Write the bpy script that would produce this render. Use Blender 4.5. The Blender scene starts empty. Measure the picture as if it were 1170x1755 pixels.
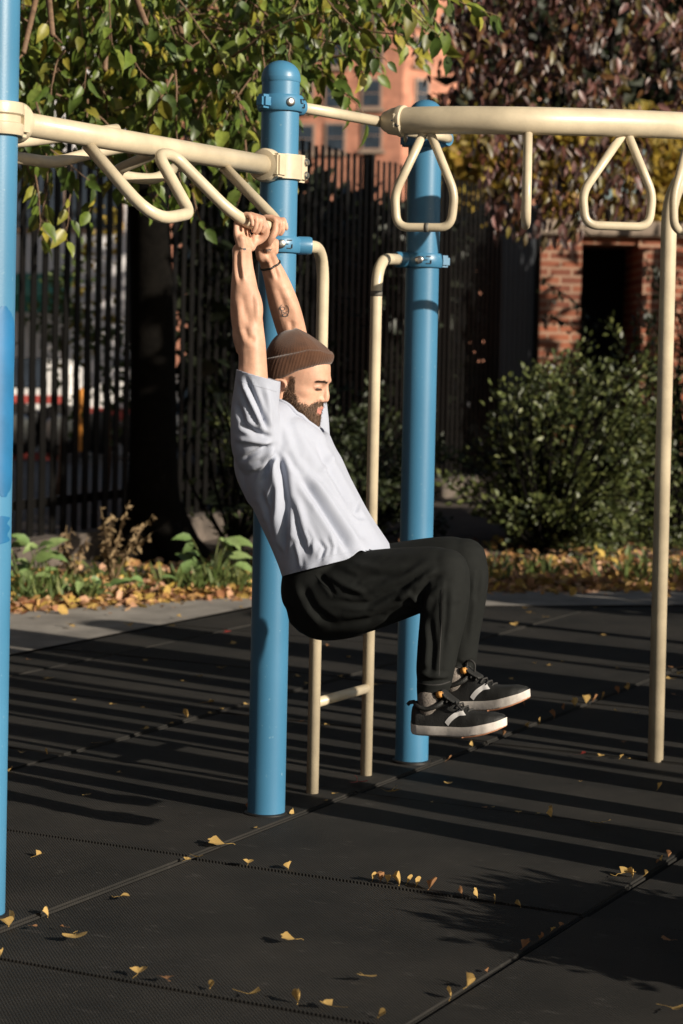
import bpy, bmesh, math, random
import numpy as np
from mathutils import Vector, Matrix, Quaternion
from mathutils.bvhtree import BVHTree

SC = bpy.context.scene
COL = SC.collection
rnd = random.Random(7)
rng = np.random.default_rng(11)
PI = math.pi

# ------------------------------------------------------------------ camera
FPX = 3740.0                       # focal length in photo pixels (1170 x 1755)
ROLL, PITCH = 0.021, math.radians(1.65)
PX0, PY0 = 585.0, 703.0
CAM = Vector((0, 0, 1.44))
FW = Vector((0, math.cos(PITCH), -math.sin(PITCH)))
_r0, _u0 = Vector((1, 0, 0)), Vector((0, math.sin(PITCH), math.cos(PITCH)))
RT = math.cos(ROLL) * _r0 + math.sin(ROLL) * _u0
UP = -math.sin(ROLL) * _r0 + math.cos(ROLL) * _u0

def at(px, py, Y):
    d = FW + RT * float((px - PX0) / FPX) + UP * float((PY0 - py) / FPX)
    return CAM + d * (Y / d.y)

def gr(px, py, z=0.0):
    d = FW + RT * float((px - PX0) / FPX) + UP * float((PY0 - py) / FPX)
    return CAM + d * ((z - CAM.z) / d.z)

def proj(P):
    v = Vector(P) - CAM
    d = v.dot(FW)
    return PX0 + FPX * v.dot(RT) / d, PY0 - FPX * v.dot(UP) / d

def projN(A):
    v = np.asarray(A) - np.array(CAM)
    d = v @ np.array(FW)
    return np.stack([PX0 + FPX * (v @ np.array(RT)) / d, PY0 - FPX * (v @ np.array(UP)) / d], 1)

cd = bpy.data.cameras.new('camera')
cam = bpy.data.objects.new('camera', cd)
COL.objects.link(cam)
cam.matrix_world = Matrix((
    (RT.x, UP.x, -FW.x, CAM.x), (RT.y, UP.y, -FW.y, CAM.y), (RT.z, UP.z, -FW.z, CAM.z), (0, 0, 0, 1)))
cd.sensor_fit = 'VERTICAL'
cd.sensor_height = 36.0
cd.sensor_width = 24.0
cd.lens = FPX * 36.0 / 1755.0
cd.shift_y = -(877.5 - PY0) / 1755.0
cd.clip_start = 0.1
cd.clip_end = 3000
cd.dof.use_dof = True
cd.dof.focus_distance = 6.1
cd.dof.aperture_fstop = 4.5
SC.camera = cam

# ------------------------------------------------------------------ world, sun, exposure
SUN_H = Vector((0.80, -0.60, 0)).normalized()
SUN_EL = math.radians(19.5)
TO_SUN = Vector((SUN_H.x * math.cos(SUN_EL), SUN_H.y * math.cos(SUN_EL), math.sin(SUN_EL)))
W = bpy.data.worlds.new('World')
SC.world = W
W.use_nodes = True
wn = W.node_tree
sky = wn.nodes.new('ShaderNodeTexSky')
sky.sky_type = 'NISHITA'
sky.sun_disc = False
sky.sun_elevation = SUN_EL
sky.sun_rotation = math.atan2(SUN_H.x, SUN_H.y)
wn.links.new(sky.outputs[0], wn.nodes['Background'].inputs[0])
wn.nodes['Background'].inputs[1].default_value = 0.05
sd = bpy.data.lights.new('sun', 'SUN')
sd.energy = 5.0
sd.angle = math.radians(0.5)
sd.color = (1.0, 0.90, 0.76)
sun = bpy.data.objects.new('sun', sd)
COL.objects.link(sun)
sun.rotation_euler = (-TO_SUN).to_track_quat('-Z', 'Y').to_euler()
SC.view_settings.view_transform = 'Standard'
SC.view_settings.look = 'None'
SC.view_settings.exposure = 0.48
SC.view_settings.gamma = 1.0

# ------------------------------------------------------------------ materials
def new_mat(name):
    m = bpy.data.materials.new(name)
    m.use_nodes = True
    return m, m.node_tree, m.node_tree.nodes['Principled BSDF']

def N(nt, kind, **kw):
    n = nt.nodes.new(kind)
    for k, v in kw.items():
        if k in n.inputs:
            n.inputs[k].default_value = v
        else:
            setattr(n, k, v)
    return n

def ramp(nt, src, stops):
    r = nt.nodes.new('ShaderNodeValToRGB')
    el = r.color_ramp.elements
    while len(el) > 1:
        el.remove(el[-1])
    el[0].position, el[0].color = stops[0][0], (*stops[0][1], 1)
    for p, c in stops[1:]:
        e = el.new(p)
        e.color = (*c, 1)
    nt.links.new(src, r.inputs[0])
    return r

def sc_(c, k):
    return tuple(min(1, x * k) for x in c)

def mat(name, c, rough=0.5, var=0.25, scale=6.0, bump=0.0, bscale=60.0, metallic=0.0, sheen=0.0, sss=0.0, coat=0.0, c2=None, spec=None):
    m, nt, b = new_mat(name)
    tc = N(nt, 'ShaderNodeTexCoord')
    n = N(nt, 'ShaderNodeTexNoise', Scale=scale, Detail=5.0, Roughness=0.6)
    nt.links.new(tc.outputs['Object'], n.inputs['Vector'])
    r = ramp(nt, n.outputs['Fac'], [(0.3, c2 if c2 else sc_(c, 1 - var)), (0.7, sc_(c, 1 + var * 0.6))])
    nt.links.new(r.outputs[0], b.inputs['Base Color'])
    b.inputs['Roughness'].default_value = rough
    b.inputs['Metallic'].default_value = metallic
    if spec is not None:
        b.inputs['Specular IOR Level'].default_value = spec
    if sheen:
        b.inputs['Sheen Weight'].default_value = sheen
    if sss:
        b.inputs['Subsurface Weight'].default_value = sss
        b.inputs['Subsurface Radius'].default_value = (0.012, 0.005, 0.003)
        b.inputs['Subsurface Scale'].default_value = 1.0
    if coat:
        b.inputs['Coat Weight'].default_value = coat
    if bump:
        n2 = N(nt, 'ShaderNodeTexNoise', Scale=bscale, Detail=4.0)
        nt.links.new(tc.outputs['Object'], n2.inputs['Vector'])
        bp = N(nt, 'ShaderNodeBump', Strength=bump, Distance=0.004)
        nt.links.new(n2.outputs['Fac'], bp.inputs['Height'])
        nt.links.new(bp.outputs[0], b.inputs['Normal'])
    return m

def leaf_mat(name, cols, rough=0.45, trans=0.35, tcol=None, spec=0.5):
    """Each leaf (mesh island) picks its own tone out of cols."""
    m, nt, b = new_mat(name)
    g = N(nt, 'ShaderNodeNewGeometry')
    r = ramp(nt, g.outputs['Random Per Island'], [(i / max(1, len(cols) - 1), c) for i, c in enumerate(cols)])
    tc = N(nt, 'ShaderNodeTexCoord')
    n = N(nt, 'ShaderNodeTexNoise', Scale=35.0, Detail=3.0)
    nt.links.new(tc.outputs['Object'], n.inputs['Vector'])
    r2 = ramp(nt, n.outputs['Fac'], [(0.3, (0.65, 0.65, 0.65)), (0.7, (1.15, 1.15, 1.15))])
    mx = N(nt, 'ShaderNodeMixRGB', blend_type='MULTIPLY', Fac=1.0)
    nt.links.new(r.outputs[0], mx.inputs[1])
    nt.links.new(r2.outputs[0], mx.inputs[2])
    nt.links.new(mx.outputs[0], b.inputs['Base Color'])
    b.inputs['Roughness'].default_value = rough
    b.inputs['Specular IOR Level'].default_value = spec
    t = N(nt, 'ShaderNodeBsdfTranslucent')
    nt.links.new(mx.outputs[0], t.inputs[0])
    ms = N(nt, 'ShaderNodeMixShader', Fac=trans)
    nt.links.new(b.outputs[0], ms.inputs[1])
    nt.links.new(t.outputs[0], ms.inputs[2])
    nt.links.new(ms.outputs[0], nt.nodes['Material Output'].inputs[0])
    return m

M = {}
# powder-coated blue with lighter scuffs and small chips
def blue_mat():
    m, nt, b = new_mat('blue_paint')
    tc = N(nt, 'ShaderNodeTexCoord')
    n = N(nt, 'ShaderNodeTexNoise', Scale=2.2, Detail=4.0)
    nt.links.new(tc.outputs['Object'], n.inputs['Vector'])
    r = ramp(nt, n.outputs['Fac'], [(0.35, (0.045, 0.165, 0.285)), (0.65, (0.058, 0.200, 0.340))])
    v = N(nt, 'ShaderNodeTexNoise', Scale=70.0, Detail=2.0)
    nt.links.new(tc.outputs['Object'], v.inputs['Vector'])
    rv = ramp(nt, v.outputs['Fac'], [(0.70, (0, 0, 0)), (0.77, (1, 1, 1))])
    mx = N(nt, 'ShaderNodeMixRGB')
    nt.links.new(rv.outputs[0], mx.inputs[0])
    nt.links.new(r.outputs[0], mx.inputs[1])
    mx.inputs[2].default_value = (0.14, 0.27, 0.36, 1)
    nt.links.new(mx.outputs[0], b.inputs['Base Color'])
    n2 = N(nt, 'ShaderNodeTexNoise', Scale=220.0, Detail=2.0)
    nt.links.new(tc.outputs['Object'], n2.inputs['Vector'])
    bp = N(nt, 'ShaderNodeBump', Strength=0.08, Distance=0.002)
    nt.links.new(n2.outputs['Fac'], bp.inputs['Height'])
    nt.links.new(bp.outputs[0], b.inputs['Normal'])
    b.inputs['Roughness'].default_value = 0.38
    return m
M['blue'] = blue_mat()
M['deepblue'] = mat('deeper_blue', (0.016, 0.135, 0.30), 0.45, 0.2, 9)
M['cream'] = mat('cream_paint', (0.56, 0.475, 0.335), 0.36, 0.22, 7.0, 0.10, 160)
M['grip'] = mat('dark_grip_band', (0.13, 0.12, 0.10), 0.6, 0.3, 30)
M['steel'] = mat('bolt_steel', (0.55, 0.53, 0.5), 0.3, 0.2, 40, metallic=1.0)
M['dark'] = mat('dark_gap', (0.012, 0.015, 0.02), 0.7)
M['skin'] = mat('skin', (0.56, 0.318, 0.215), 0.55, 0.20, 22, 0.12, 160, sss=0.12)
M['beard'] = mat('beard_hair', (0.100, 0.053, 0.028), 0.6, 0.5, 90, 0.8, 260)
M['brow'] = mat('dark_hair', (0.05, 0.028, 0.016), 0.6, 0.4, 90)
M['lip'] = mat('lip', (0.50, 0.21, 0.165), 0.4, 0.15, 60)
M['eye'] = mat('eye', (0.05, 0.035, 0.03), 0.2)
M['ink'] = mat('tattoo_ink', (0.09, 0.085, 0.085), 0.6, 0.4, 80)
M['black'] = mat('black_rubber', (0.012, 0.011, 0.01), 0.5)

def knit_mat(name, c):
    m, nt, b = new_mat(name)
    tc = N(nt, 'ShaderNodeTexCoord')
    n = N(nt, 'ShaderNodeTexNoise', Scale=25.0, Detail=6.0)
    nt.links.new(tc.outputs['Object'], n.inputs['Vector'])
    r = ramp(nt, n.outputs['Fac'], [(0.3, sc_(c, 0.75)), (0.7, sc_(c, 1.2))])
    nt.links.new(r.outputs[0], b.inputs['Base Color'])
    w = N(nt, 'ShaderNodeTexNoise', Scale=420.0, Detail=2.0)
    nt.links.new(tc.outputs['Object'], w.inputs['Vector'])
    bp = N(nt, 'ShaderNodeBump', Strength=0.35, Distance=0.003)
    nt.links.new(w.outputs['Fac'], bp.inputs['Height'])
    nt.links.new(bp.outputs[0], b.inputs['Normal'])
    b.inputs['Roughness'].default_value = 0.9
    b.inputs['Sheen Weight'].default_value = 0.25
    b.inputs['Specular IOR Level'].default_value = 0.2
    return m
M['beanie'] = knit_mat('brown_knit', (0.080, 0.036, 0.019))
M['shirt'] = mat('pale_lavender_grey_cotton', (0.365, 0.392, 0.468), 0.9, 0.05, 8, 0.25, 420, sheen=0.1, spec=0.2)
M['navy'] = mat('navy_cloth_and_shade', (0.012, 0.016, 0.035), 0.8)  # cloth, and the painted shade in the neck opening
M['pants'] = mat('black_jersey', (0.0085, 0.0095, 0.0088), 0.85, 0.2, 30, 0.12, 300, spec=0.18)
M['shoe'] = mat('black_suede', (0.012, 0.012, 0.011), 0.65, 0.35, 30, 0.4, 300)
M['sole'] = mat('white_rubber', (0.60, 0.55, 0.50), 0.6, 0.25, 24, 0.1, 120)
M['gum'] = mat('gum_rubber', (0.38, 0.17, 0.09), 0.6)
M['sock'] = mat('grey_sock', (0.17, 0.145, 0.125), 0.9, 0.5, 150, 0.5, 300)
M['tab'] = mat('orange_label', (0.70, 0.33, 0.08), 0.7)
M['lace'] = mat('black_lace', (0.02, 0.019, 0.018), 0.8)

def rubber_mat():
    """Near-black moulded rubber: fine dimple grid, brown dust and pale scuffs."""
    m, nt, b = new_mat('rubber_mat_surface')
    tc = N(nt, 'ShaderNodeTexCoord')
    mp = N(nt, 'ShaderNodeMapping')
    nt.links.new(tc.outputs['Object'], mp.inputs[0])
    big = N(nt, 'ShaderNodeTexNoise', Scale=1.6, Detail=8.0, Roughness=0.65)
    nt.links.new(mp.outputs[0], big.inputs['Vector'])
    r1 = ramp(nt, big.outputs['Fac'], [(0.28, (0.0072, 0.0077, 0.0073)), (0.72, (0.033, 0.0298, 0.0258))])
    sc = N(nt, 'ShaderNodeMapping')
    sc.inputs['Scale'].default_value = (9, 22, 1)
    nt.links.new(tc.outputs['Object'], sc.inputs[0])
    scn = N(nt, 'ShaderNodeTexNoise', Scale=1.0, Detail=5.0, Roughness=0.7)
    nt.links.new(sc.outputs[0], scn.inputs['Vector'])
    r2 = ramp(nt, scn.outputs['Fac'], [(0.60, (0, 0, 0)), (0.78, (0.6, 0.6, 0.6))])
    mx = N(nt, 'ShaderNodeMixRGB')
    nt.links.new(r2.outputs[0], mx.inputs[0])
    nt.links.new(r1.outputs[0], mx.inputs[1])
    mx.inputs[2].default_value = (0.11, 0.10, 0.092, 1)
    # dimple grid, 11 mm
    sep = N(nt, 'ShaderNodeSeparateXYZ')
    nt.links.new(tc.outputs['Object'], sep.inputs[0])
    def wave(out):
        a = N(nt, 'ShaderNodeMath', operation='MULTIPLY'); a.inputs[1].default_value = 2 * PI / 0.0105
        nt.links.new(out, a.inputs[0])
        s = N(nt, 'ShaderNodeMath', operation='SINE')
        nt.links.new(a.outputs[0], s.inputs[0])
        return s
    s1, s2 = wave(sep.outputs[0]), wave(sep.outputs[1])
    pr = N(nt, 'ShaderNodeMath', operation='MULTIPLY')
    nt.links.new(s1.outputs[0], pr.inputs[0]); nt.links.new(s2.outputs[0], pr.inputs[1])
    bp = N(nt, 'ShaderNodeBump', Strength=0.7, Distance=0.0022)
    nt.links.new(pr.outputs[0], bp.inputs['Height'])
    n3 = N(nt, 'ShaderNodeTexNoise', Scale=14.0, Detail=5.0)
    nt.links.new(tc.outputs['Object'], n3.inputs['Vector'])
    bp2 = N(nt, 'ShaderNodeBump', Strength=0.3, Distance=0.006)
    nt.links.new(n3.outputs['Fac'], bp2.inputs['Height'])
    nt.links.new(bp.outputs[0], bp2.inputs['Normal'])
    nt.links.new(bp2.outputs[0], b.inputs['Normal'])
    nt.links.new(mx.outputs[0], b.inputs['Base Color'])
    b.inputs['Roughness'].default_value = 0.8
    b.inputs['Specular IOR Level'].default_value = 0.25
    return m
M['rubber'] = rubber_mat()
M['concrete'] = mat('concrete', (0.25, 0.23, 0.205), 0.9, 0.45, 3, 0.4, 40)
M['soil'] = mat('soil', (0.055, 0.040, 0.028), 0.95, 0.5, 5, 0.8, 30)
M['asphalt'] = mat('asphalt', (0.05, 0.048, 0.045), 0.95, 0.3, 3, 0.3, 60)
M['bark'] = mat('shadow_dark_bark', (0.0045, 0.0038, 0.003), 0.95, 0.5, 14, 1.0, 26, spec=0.1)  # shade put into the colour: near black so the trunk reads as shadow
M['twig'] = mat('brown_twig', (0.16, 0.095, 0.055), 0.75, 0.4, 30)
M['fence'] = mat('black_iron', (0.0035, 0.0032, 0.0029), 0.55, 0.4, 8, 0.2, 60, spec=0.18)
M['stone'] = mat('fence_base_stone', (0.10, 0.08, 0.065), 0.9, 0.5, 5, 0.7, 20)

def brick_mat(name, c1, c2, mortar, sx, rot=None):
    m, nt, b = new_mat(name)
    tc = N(nt, 'ShaderNodeTexCoord')
    mp = N(nt, 'ShaderNodeMapping')
    mp.inputs['Rotation'].default_value = rot or (PI / 2, 0, 0)
    nt.links.new(tc.outputs['Object'], mp.inputs[0])
    br = N(nt, 'ShaderNodeTexBrick')
    br.inputs['Color1'].default_value = (*c1, 1); br.inputs['Color2'].default_value = (*c2, 1)
    br.inputs['Mortar'].default_value = (*mortar, 1)
    br.inputs['Scale'].default_value = 1.0
    br.inputs['Brick Width'].default_value = 0.21 * sx; br.inputs['Row Height'].default_value = 0.075 * sx
    br.inputs['Mortar Size'].default_value = 0.011 * sx
    nt.links.new(mp.outputs[0], br.inputs[0])
    n = N(nt, 'ShaderNodeTexNoise', Scale=1.3, Detail=6.0)
    nt.links.new(tc.outputs['Object'], n.inputs['Vector'])
    r = ramp(nt, n.outputs['Fac'], [(0.3, (0.6, 0.58, 0.58)), (0.65, (1.1, 1.08, 1.05))])
    mx = N(nt, 'ShaderNodeMixRGB', blend_type='MULTIPLY', Fac=1.0)
    nt.links.new(br.outputs[0], mx.inputs[1]); nt.links.new(r.outputs[0], mx.inputs[2])
    nt.links.new(mx.outputs[0], b.inputs['Base Color'])
    bp = N(nt, 'ShaderNodeBump', Strength=0.5, Distance=0.01, invert=True)
    nt.links.new(br.outputs['Fac'], bp.inputs['Height'])
    nt.links.new(bp.outputs[0], b.inputs['Normal'])
    b.inputs['Roughness'].default_value = 0.9
    return m
M['brick'] = brick_mat('red_brick', (0.38, 0.13, 0.068), (0.21, 0.07, 0.042), (0.44, 0.29, 0.20), 1.15)
M['brickdark'] = brick_mat('dark_brick', (0.10, 0.045, 0.03), (0.075, 0.035, 0.025), (0.09, 0.06, 0.05), 1.0, (PI / 2, 0, PI / 2))
M['pink'] = brick_mat('salmon_brick', (0.50, 0.215, 0.140), (0.46, 0.19, 0.12), (0.48, 0.25, 0.17), 1.5)
M['trim'] = mat('stone_trim', (0.27, 0.21, 0.16), 0.9, 0.3, 8)
M['winframe'] = mat('window_frame', (0.30, 0.20, 0.15), 0.7)
M['pane'] = mat('dark_pane', (0.03, 0.04, 0.055), 0.15, 0.4, 2)
M['grey'] = mat('grey_render', (0.62, 0.60, 0.60), 0.9, 0.2, 1)
M['green'] = mat('green_awning', (0.02, 0.15, 0.10), 0.7)
M['white'] = mat('white_panel', (0.70, 0.68, 0.66), 0.5)
M['red'] = mat('red_paint', (0.36, 0.06, 0.05), 0.5)
M['orange'] = mat('orange_paint', (0.72, 0.28, 0.04), 0.5)
M['bluecar'] = mat('blue_panel', (0.05, 0.15, 0.35), 0.4)

M['l_green'] = leaf_mat('mulberry_leaves', [(0.060, 0.10, 0.020), (0.14, 0.20, 0.030), (0.07, 0.12, 0.022), (0.24, 0.29, 0.050), (0.05, 0.09, 0.022), (0.18, 0.24, 0.040), (0.38, 0.32, 0.045), (0.04, 0.072, 0.018), (0.11, 0.155, 0.028)], 0.42, 0.30)
M['l_purple'] = leaf_mat('purple_brown_leaves', [(0.026, 0.012, 0.011), (0.085, 0.036, 0.030), (0.21, 0.10, 0.09), (0.018, 0.009, 0.008), (0.10, 0.032, 0.022), (0.17, 0.08, 0.03), (0.035, 0.017, 0.016), (0.15, 0.12, 0.025), (0.020, 0.010, 0.009), (0.055, 0.026, 0.025)], 0.42, 0.2)
M['l_yellow'] = leaf_mat('yellow_leaves', [(0.30, 0.21, 0.025), (0.46, 0.31, 0.04), (0.17, 0.15, 0.02), (0.36, 0.20, 0.035)], 0.6, 0.35)
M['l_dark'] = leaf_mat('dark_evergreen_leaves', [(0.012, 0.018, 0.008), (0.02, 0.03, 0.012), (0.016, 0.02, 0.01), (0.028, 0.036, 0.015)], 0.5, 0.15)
M['l_bush'] = leaf_mat('bush_leaves', [(0.036, 0.052, 0.018), (0.11, 0.135, 0.038), (0.045, 0.062, 0.020), (0.19, 0.21, 0.065), (0.018, 0.030, 0.012), (0.12, 0.14, 0.042)], 0.45, 0.2)
M['l_dark2'] = leaf_mat('dark_ivy_leaves', [(0.018, 0.028, 0.011), (0.035, 0.05, 0.018), (0.022, 0.03, 0.012), (0.06, 0.075, 0.026)], 0.5, 0.2)  # darker green for the bush behind the man
M['l_litter'] = leaf_mat('leaf_litter', [(0.54, 0.29, 0.15), (0.62, 0.42, 0.12), (0.36, 0.16, 0.08), (0.70, 0.44, 0.28), (0.60, 0.43, 0.10), (0.24, 0.11, 0.06), (0.60, 0.35, 0.22)], 0.7, 0.2, spec=0.2)
M['l_weed'] = leaf_mat('weed_leaves', [(0.09, 0.14, 0.03), (0.14, 0.19, 0.05), (0.07, 0.11, 0.03), (0.2, 0.22, 0.07)], 0.55, 0.3)
M['l_broad'] = leaf_mat('broad_leaves', [(0.12, 0.19, 0.06), (0.20, 0.27, 0.10), (0.15, 0.22, 0.07)], 0.5, 0.3)
M['l_dry'] = leaf_mat('dry_weed', [(0.22, 0.15, 0.08), (0.33, 0.24, 0.13), (0.15, 0.10, 0.06)], 0.8, 0.2, spec=0.2)
M['l_ginkgo'] = leaf_mat('ginkgo_yellow', [(0.62, 0.40, 0.09), (0.60, 0.40, 0.15), (0.55, 0.34, 0.06)], 0.6, 0.25, spec=0.3)
M['l_brown'] = leaf_mat('brown_leaf', [(0.42, 0.22, 0.10), (0.34, 0.17, 0.08)], 0.7, 0.2, spec=0.2)
M['l_red'] = leaf_mat('red_leaf', [(0.35, 0.03, 0.03), (0.40, 0.06, 0.04)], 0.6, 0.2)

# ------------------------------------------------------------------ object helpers
def link_mesh(name, verts, faces, m, parent=None, smooth=True, extra_mats=()):
    me = bpy.data.meshes.new(name)
    me.from_pydata([tuple(v) for v in verts], [], [tuple(f) for f in faces])
    me.update()
    if smooth and len(me.polygons):
        me.polygons.foreach_set('use_smooth', [True] * len(me.polygons))
    for k in (m,) + tuple(extra_mats):
        me.materials.append(k)
    o = bpy.data.objects.new(name, me)
    COL.objects.link(o)
    if parent is not None:
        adopt(o, parent)
    return o

def world_of(o):
    if o is None:
        return Matrix.Identity(4)
    return world_of(o.parent) @ o.matrix_parent_inverse @ o.matrix_basis if o.parent else o.matrix_basis.copy()

def adopt(o, parent):
    o.parent = parent
    o.matrix_parent_inverse = world_of(parent).inverted()

def tag(o, label=None, cat=None, group=None, kind=None):
    if label: o['label'] = label
    if cat: o['category'] = cat
    if group: o['group'] = group
    if kind: o['kind'] = kind
    return o

def thing(name, label, cat, loc, group=None):
    o = bpy.data.objects.new(name, None)
    o.empty_display_size = 0.1
    COL.objects.link(o)
    o.location = loc
    return tag(o, label, cat, group)

class MB:
    """Collects shapes in world coordinates and links them as one mesh object."""
    def __init__(s):
        s.v, s.f = [], []
    def add(s, verts, faces):
        k = len(s.v)
        s.v += [tuple(v) for v in verts]
        s.f += [tuple(i + k for i in f) for f in faces]
        return s
    def box(s, c, size, rot=None, bevel=0.0):
        bm = bmesh.new()
        bmesh.ops.create_cube(bm, size=1.0)
        bmesh.ops.scale(bm, vec=size, verts=bm.verts)
        if bevel:
            bmesh.ops.bevel(bm, geom=bm.edges[:], offset=bevel, segments=2, affect='EDGES')
        mtx = Matrix.Translation(c) @ (rot.to_4x4() if rot is not None else Matrix.Identity(4))
        bmesh.ops.transform(bm, matrix=mtx, verts=bm.verts)
        bm.verts.index_update()
        s.add([v.co[:] for v in bm.verts], [[v.index for v in f.verts] for f in bm.faces])
        bm.free()
        return s
    def sweep(s, pts, r, seg=14, cap=True):
        v, f = sweep(pts, r, seg, cap)
        return s.add(v, f)
    def lathe(s, base, axis, prof, seg=28):
        """prof: (radius, height along the axis)"""
        a = Vector(axis).normalized()
        u = a.orthogonal().normalized()
        w = a.cross(u)
        vs, fs = [], []
        for (r, h) in prof:
            for i in range(seg):
                t = 2 * PI * i / seg
                vs.append(Vector(base) + a * h + (u * math.cos(t) + w * math.sin(t)) * r)
        for j in range(len(prof) - 1):
            for i in range(seg):
                fs.append((j * seg + i, j * seg + (i + 1) % seg, (j + 1) * seg + (i + 1) % seg, (j + 1) * seg + i))
        fs.append(tuple(reversed(range(seg))))
        fs.append(tuple((len(prof) - 1) * seg + i for i in range(seg)))
        return s.add(vs, fs)
    def build(s, name, m, parent=None, smooth=True, autos=None):
        o = link_mesh(name, s.v, s.f, m, parent, smooth)
        if autos:
            o.data.set_sharp_from_angle(angle=math.radians(autos))
        return o

def frames(pts):
    n = len(pts)
    T = []
    for i in range(n):
        a = pts[max(0, i - 1)]; b = pts[min(n - 1, i + 1)]
        T.append((b - a).normalized())
    u = T[0].orthogonal().normalized()
    out = []
    for i in range(n):
        if i:
            q = T[i - 1].rotation_difference(T[i])
            u = q @ u
        u = (u - T[i] * u.dot(T[i])).normalized()
        out.append((T[i], u, T[i].cross(u)))
    return out

def sweep(pts, r, seg=14, cap=True):
    pts = [Vector(p) for p in pts]
    R = r if isinstance(r, (list, tuple)) else [r] * len(pts)
    vs, fs = [], []
    for p, (t, u, w), rr in zip(pts, frames(pts), R):
        for i in range(seg):
            a = 2 * PI * i / seg
            vs.append(p + (u * math.cos(a) + w * math.sin(a)) * rr)
    for j in range(len(pts) - 1):
        for i in range(seg):
            fs.append((j * seg + i, j * seg + (i + 1) % seg, (j + 1) * seg + (i + 1) % seg, (j + 1) * seg + i))
    if cap:
        fs.append(tuple(reversed(range(seg))))
        fs.append(tuple((len(pts) - 1) * seg + i for i in range(seg)))
    return vs, fs

def fillet(pts, rad, n=7):
    """Polyline with its inner corners rounded."""
    pts = [Vector(p) for p in pts]
    out = [pts[0]]
    for i in range(1, len(pts) - 1):
        r = rad[i - 1] if isinstance(rad, (list, tuple)) else rad
        a, b, c = pts[i - 1], pts[i], pts[i + 1]
        d1, d2 = (a - b), (c - b)
        l = min(r, d1.length * 0.48, d2.length * 0.48)
        p, q = b + d1.normalized() * l, b + d2.normalized() * l
        for k in range(n + 1):
            t = k / n
            out.append(p * (1 - t) ** 2 + b * 2 * t * (1 - t) + q * t * t)
    out.append(pts[-1])
    return out

def cat(pts, m=6):
    """Catmull-Rom through tuples of any length."""
    P = [np.array(p, float) for p in pts]
    P = [2 * P[0] - P[1]] + P + [2 * P[-1] - P[-2]]
    out = []
    for i in range(1, len(P) - 2):
        for k in range(m):
            t = k / m
            a, b, c, d = P[i - 1], P[i], P[i + 1], P[i + 2]
            out.append(0.5 * (2 * b + (c - a) * t + (2 * a - 5 * b + 4 * c - d) * t * t + (3 * b - a - 3 * c + d) * t ** 3))
    out.append(P[-2])
    return out

def loft(rows, ref, seg=24, m=6, caps=True, power=2.0):
    """rows: (x, y, z, a, b): a is the half-width along ref, b across it."""
    R = cat(rows, m)
    P = [Vector(r[:3]) for r in R]
    n = len(P)
    vs, fs, rings = [], [], []
    def ring(c, u, w, a, b):
        k = len(vs)
        for i in range(seg):
            t = 2 * PI * i / seg
            ct, st = math.cos(t), math.sin(t)
            e = 2.0 / power
            vs.append(c + u * a * math.copysign(abs(ct) ** e, ct) + w * b * math.copysign(abs(st) ** e, st))
        rings.append(k)
    fr = []
    for i in range(n):
        t = (P[min(n - 1, i + 1)] - P[max(0, i - 1)]).normalized()
        u = (Vector(ref) - t * t.dot(Vector(ref))).normalized()
        fr.append((t, u, t.cross(u)))
    if caps:
        a, b = R[0][3], R[0][4]
        h = min(a, b) * 0.9
        for k in (0.97, 0.8, 0.45):
            s = math.sqrt(1 - k * k)
            ring(P[0] - fr[0][0] * h * k, fr[0][1], fr[0][2], a * s, b * s)
    for i in range(n):
        ring(P[i], fr[i][1], fr[i][2], max(1e-4, R[i][3]), max(1e-4, R[i][4]))
    if caps:
        a, b = R[-1][3], R[-1][4]
        h = min(a, b) * 0.9
        for k in (0.45, 0.8, 0.97):
            s = math.sqrt(1 - k * k)
            ring(P[-1] + fr[-1][0] * h * k, fr[-1][1], fr[-1][2], a * s, b * s)
    for j in range(len(rings) - 1):
        p, q = rings[j], rings[j + 1]
        for i in range(seg):
            fs.append((p + i, p + (i + 1) % seg, q + (i + 1) % seg, q + i))
    fs.append(tuple(reversed(range(rings[0], rings[0] + seg))))
    fs.append(tuple(range(rings[-1], rings[-1] + seg)))
    return vs, fs

def remeshed(mb, voxel, smooth=6, factor=0.5):
    """Voxel-unite the collected shapes into one continuous surface."""
    o = mb.build('tmp', M['skin'])
    r = o.modifiers.new('r', 'REMESH'); r.mode = 'VOXEL'; r.voxel_size = voxel; r.adaptivity = 0
    if smooth:
        s = o.modifiers.new('s', 'SMOOTH'); s.factor = factor; s.iterations = smooth
    dg = bpy.context.evaluated_depsgraph_get()
    me = bpy.data.meshes.new_from_object(o.evaluated_get(dg))
    bpy.data.objects.remove(o, do_unlink=True)
    return me

def mesh_np(me):
    n = len(me.vertices)
    v = np.empty(n * 3); me.vertices.foreach_get('co', v)
    nn = np.empty(n * 3); me.vertices.foreach_get('normal', nn)
    return v.reshape(-1, 3), nn.reshape(-1, 3)

def set_np(me, v):
    me.vertices.foreach_set('co', np.asarray(v, float).ravel())
    me.update()

def seg_dist(q, poly):
    """Distance of 2-D points q to a polyline and the place along it (0..1)."""
    P = np.array(poly, float)
    best = np.full(len(q), 1e9); par = np.zeros(len(q))
    L = np.r_[0, np.cumsum(np.linalg.norm(np.diff(P, axis=0), axis=1))]
    for i in range(len(P) - 1):
        a, b = P[i], P[i + 1]
        d = b - a; l2 = d @ d
        t = np.clip(((q - a) @ d) / l2, 0, 1)
        dist = np.linalg.norm(q - (a + t[:, None] * d), axis=1)
        k = dist < best
        best[k] = dist[k]; par[k] = ((L[i] + t * math.sqrt(l2)) / L[-1])[k]
    return best, par

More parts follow.
